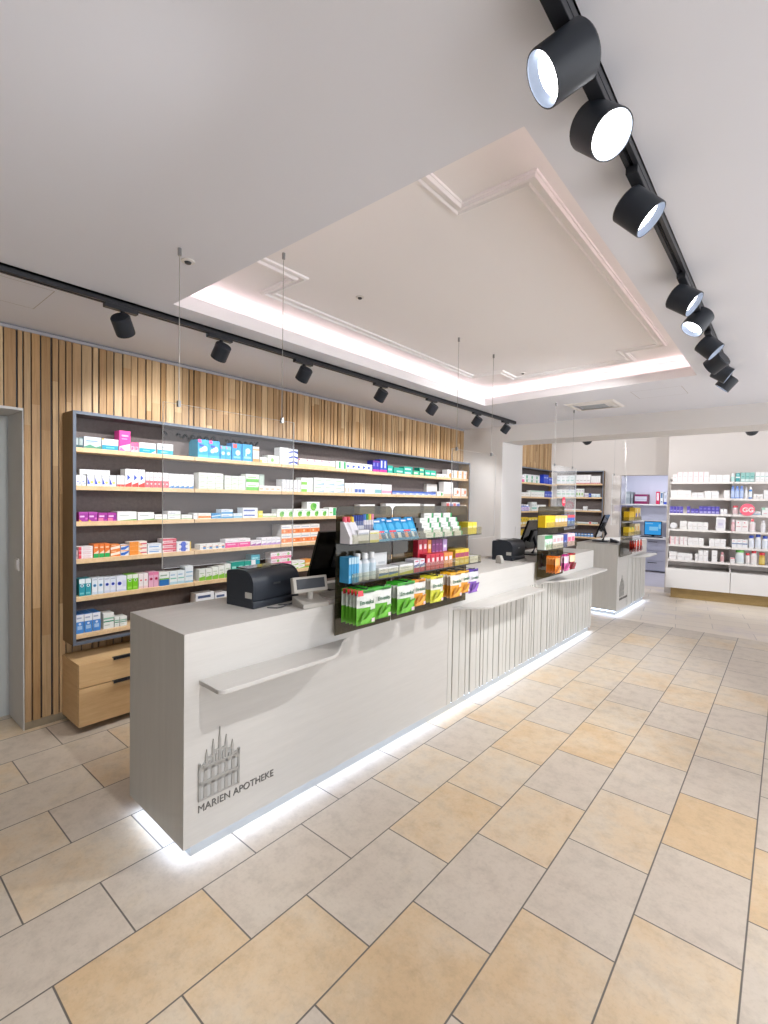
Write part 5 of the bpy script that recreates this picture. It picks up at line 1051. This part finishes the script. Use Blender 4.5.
# customer display
t = thing('customer_display', 'small beige customer display on a stand beside the near printer', 'display', CW(-.075, .645, TOP), -A-.16); t.scale = (1.02,)*3
b = MB(); b.prism([(-.06, 0), (.06, 0), (.06, .022), (-.06, .048)], 0, -.155, M4=XZ(0)); b.build('base', M['beigeplastic'], t, bevel=.004)
b = MB(); b.cyl((-.01, .078, .03), (-.01, .078, .085), .017, 14); b.build('post', M['beigeplastic'], t, True)
T4 = Matrix.Translation((0, .078, .112)) @ Matrix.Rotation(math.radians(-14), 4, 'Y')
b = MB(); b.box(-.032, .0, -.102, .102, -.04, .042); h = b.build('head', M['beigeplastic'], t, bevel=.005); h.data.transform(T4)
b = MB(); b.box(-.001, .0015, -.084, .084, -.022, .030); s = b.build('display_window', M['greyplastic'], h); s.data.transform(T4)
# monitors seen from behind
def monitor(label, x, y, w=.42, rz=0):
    t = thing('till_monitor', label, 'monitor', CW(x, y, TOP), -A+rz); T = Matrix.Translation((0, 0, .055)) @ Matrix.Rotation(math.radians(20), 4, 'Y')
    b = MB(); b.box(-.022, .0, 0, w, 0, .305); o = b.build('casing', M['screenblack'], t, bevel=.004); o.data.transform(T)
    b = MB(); b.box(-.0235, -.0222, .012, w-.012, .012, .293); s = b.build('screen', M['screenblack'], o); s.data.transform(T)
    b = MB(); b.box(.0, .018, w/2-.06, w/2+.06, .08, .2); s = b.build('mount_plate', M['greyplastic'], t, bevel=.003); s.data.transform(T)
    b = MB(); b.tube([(.055, w/2, .19), (.085, w/2, .10), (.05, w/2, .012)], .016, 10); b.build('neck', M['blackplastic'], t, True)
    b = MB(); b.prism(rounded(w/2-.11, w/2+.11, -.06, .12, .03), 0, .012, M4=Matrix(((0, 1, 0, 0), (1, 0, 0, 0), (0, 0, 1, 0), (0, 0, 0, 1)))); b.build('foot', M['blackplastic'], t)
    return t
m1 = monitor('large black till monitor behind the small customer display', -.37, .955)
m1.scale = (1.08,)*3
dup(m1, CW(-.36, 3.80, TOP), -A, 'black till monitor behind the second printer and middle display')
dup(m1, CW(-.36, 6.27, TOP), -A+.15, 'black till monitor on the short far counter, tilted back').scale = (1.15,)*3
b = MB(); b.box(-.075, .075, -.21, .21, 0, .016)
for r in range(5):
    for c in range(14): b.box(-.058+r*.024, -.038+r*.024, -.198+c*.0285, -.174+c*.0285, .016, .021)
o = b.build('keyboard', M['beigeplastic']); o.location = CW(-.15, 1.12, TOP+.0005); o.rotation_euler = (0, 0, -A); tag(o, 'pale keyboard lying on the counter behind the front display', 'keyboard')
for k, (x, y, r) in enumerate(((-.10, .895, .1), (-.12, .90, -.3))):
    b = MB(); b.box(-.06, .06, -.075, .075, 0, .0012); o = b.build('paper_sheet', M['white']); o.location = CW(x, y, TOP+.0004+.0016*k); o.rotation_euler = (0, 0, r); tag(o, ['lower white paper sheet on the counter beside the keyboard', 'upper white paper sheet on the counter beside the keyboard'][k], 'paper', 'papers by the keyboard')
t = thing('tape_dispenser', 'small white and blue tape dispenser beside the second printer', 'dispenser', CW(-.20, 3.06, TOP), -A)
b = MB(); b.prism([(-.03, 0), (.03, 0), (.03, .03), (.012, .07), (-.02, .07), (-.03, .04)], 0, -.05, M4=XZ(0)); b.build('casing', M['beigeplastic'], t, bevel=.003)
b = MB(); b.prism([(-.025, .02), (.02, .02), (.008, .06), (-.016, .06)], -.0502, -.053, M4=XZ(0)); b.build('blue_side', paint('navy_plastic', '#33507e', .4), t)
t = thing('card_terminal', 'dark card terminal beside the monitor on the short far counter', 'card terminal', CW(-.16, 6.42, TOP), -A)
b = MB(); b.prism([(-.05, 0), (.05, 0), (.05, .02), (-.05, .06)], 0, -.085, M4=XZ(0)); b.build('casing', M['blackplastic'], t, bevel=.004)
b = MB(); b.prism([(-.04, .0565), (-.005, .0425), (-.005, .0435), (-.04, .0575)], -.01, -.075, M4=XZ(0)); b.build('display_window', M['steel'], t)
b = MB(); b.prism([(.002, .0398), (.045, .0226), (.045, .0246), (.002, .0418)], -.012, -.073, M4=XZ(0)); b.build('keypad', M['greyplastic'], t)

# ------------------------------------------------------------------ cove and ambient light
b = MB(); La = off(RC, .085); Lb = off(RC, .105); ring(b, La, ZC+.092, Lb, ZC+.092); o = b.build('cove_led_strip', M['coveled']); tag(o, 'thin pink white LED strip hidden in the ceiling recess cove', 'LED strip')
w = bpy.data.worlds.new('ambient_fill'); scene.world = w; w.use_nodes = True
nt = w.node_tree; bg = nt.nodes['Background']; tc = nt.nodes.new('ShaderNodeTexCoord'); sp = nt.nodes.new('ShaderNodeSeparateXYZ'); rp = nt.nodes.new('ShaderNodeValToRGB')
nt.links.new(tc.outputs['Generated'], sp.inputs[0]); mr = nt.nodes.new('ShaderNodeMapRange'); mr.inputs[1].default_value = -.6; mr.inputs[2].default_value = .6; nt.links.new(sp.outputs[2], mr.inputs[0]); nt.links.new(mr.outputs[0], rp.inputs[0])
rp.color_ramp.elements[0].color = (.97, .975, 1, 1); rp.color_ramp.elements[1].color = (.50, .53, .58, 1)        # lower half brightened to lift the ceiling, dimmer above
nt.links.new(rp.outputs[0], bg.inputs[0]); bg.inputs[1].default_value = 4.2
def area(name, loc, rot, sx, sy, e, color=(1, 1, 1)):
    ld = bpy.data.lights.new(name, 'AREA'); ld.shape = 'RECTANGLE'; ld.size = sx; ld.size_y = sy; ld.energy = e; ld.color = color
    o = bpy.data.objects.new(name, ld); COL.objects.link(o); o.location = loc; o.rotation_euler = rot; return o
scene.view_settings.view_transform = 'Standard'; scene.view_settings.look = 'None'; scene.view_settings.exposure = -.3; scene.view_settings.gamma = 1
try:
    scene.cycles.max_bounces = 10; scene.cycles.transparent_max_bounces = 16; scene.cycles.sample_clamp_indirect = 6
except Exception: pass
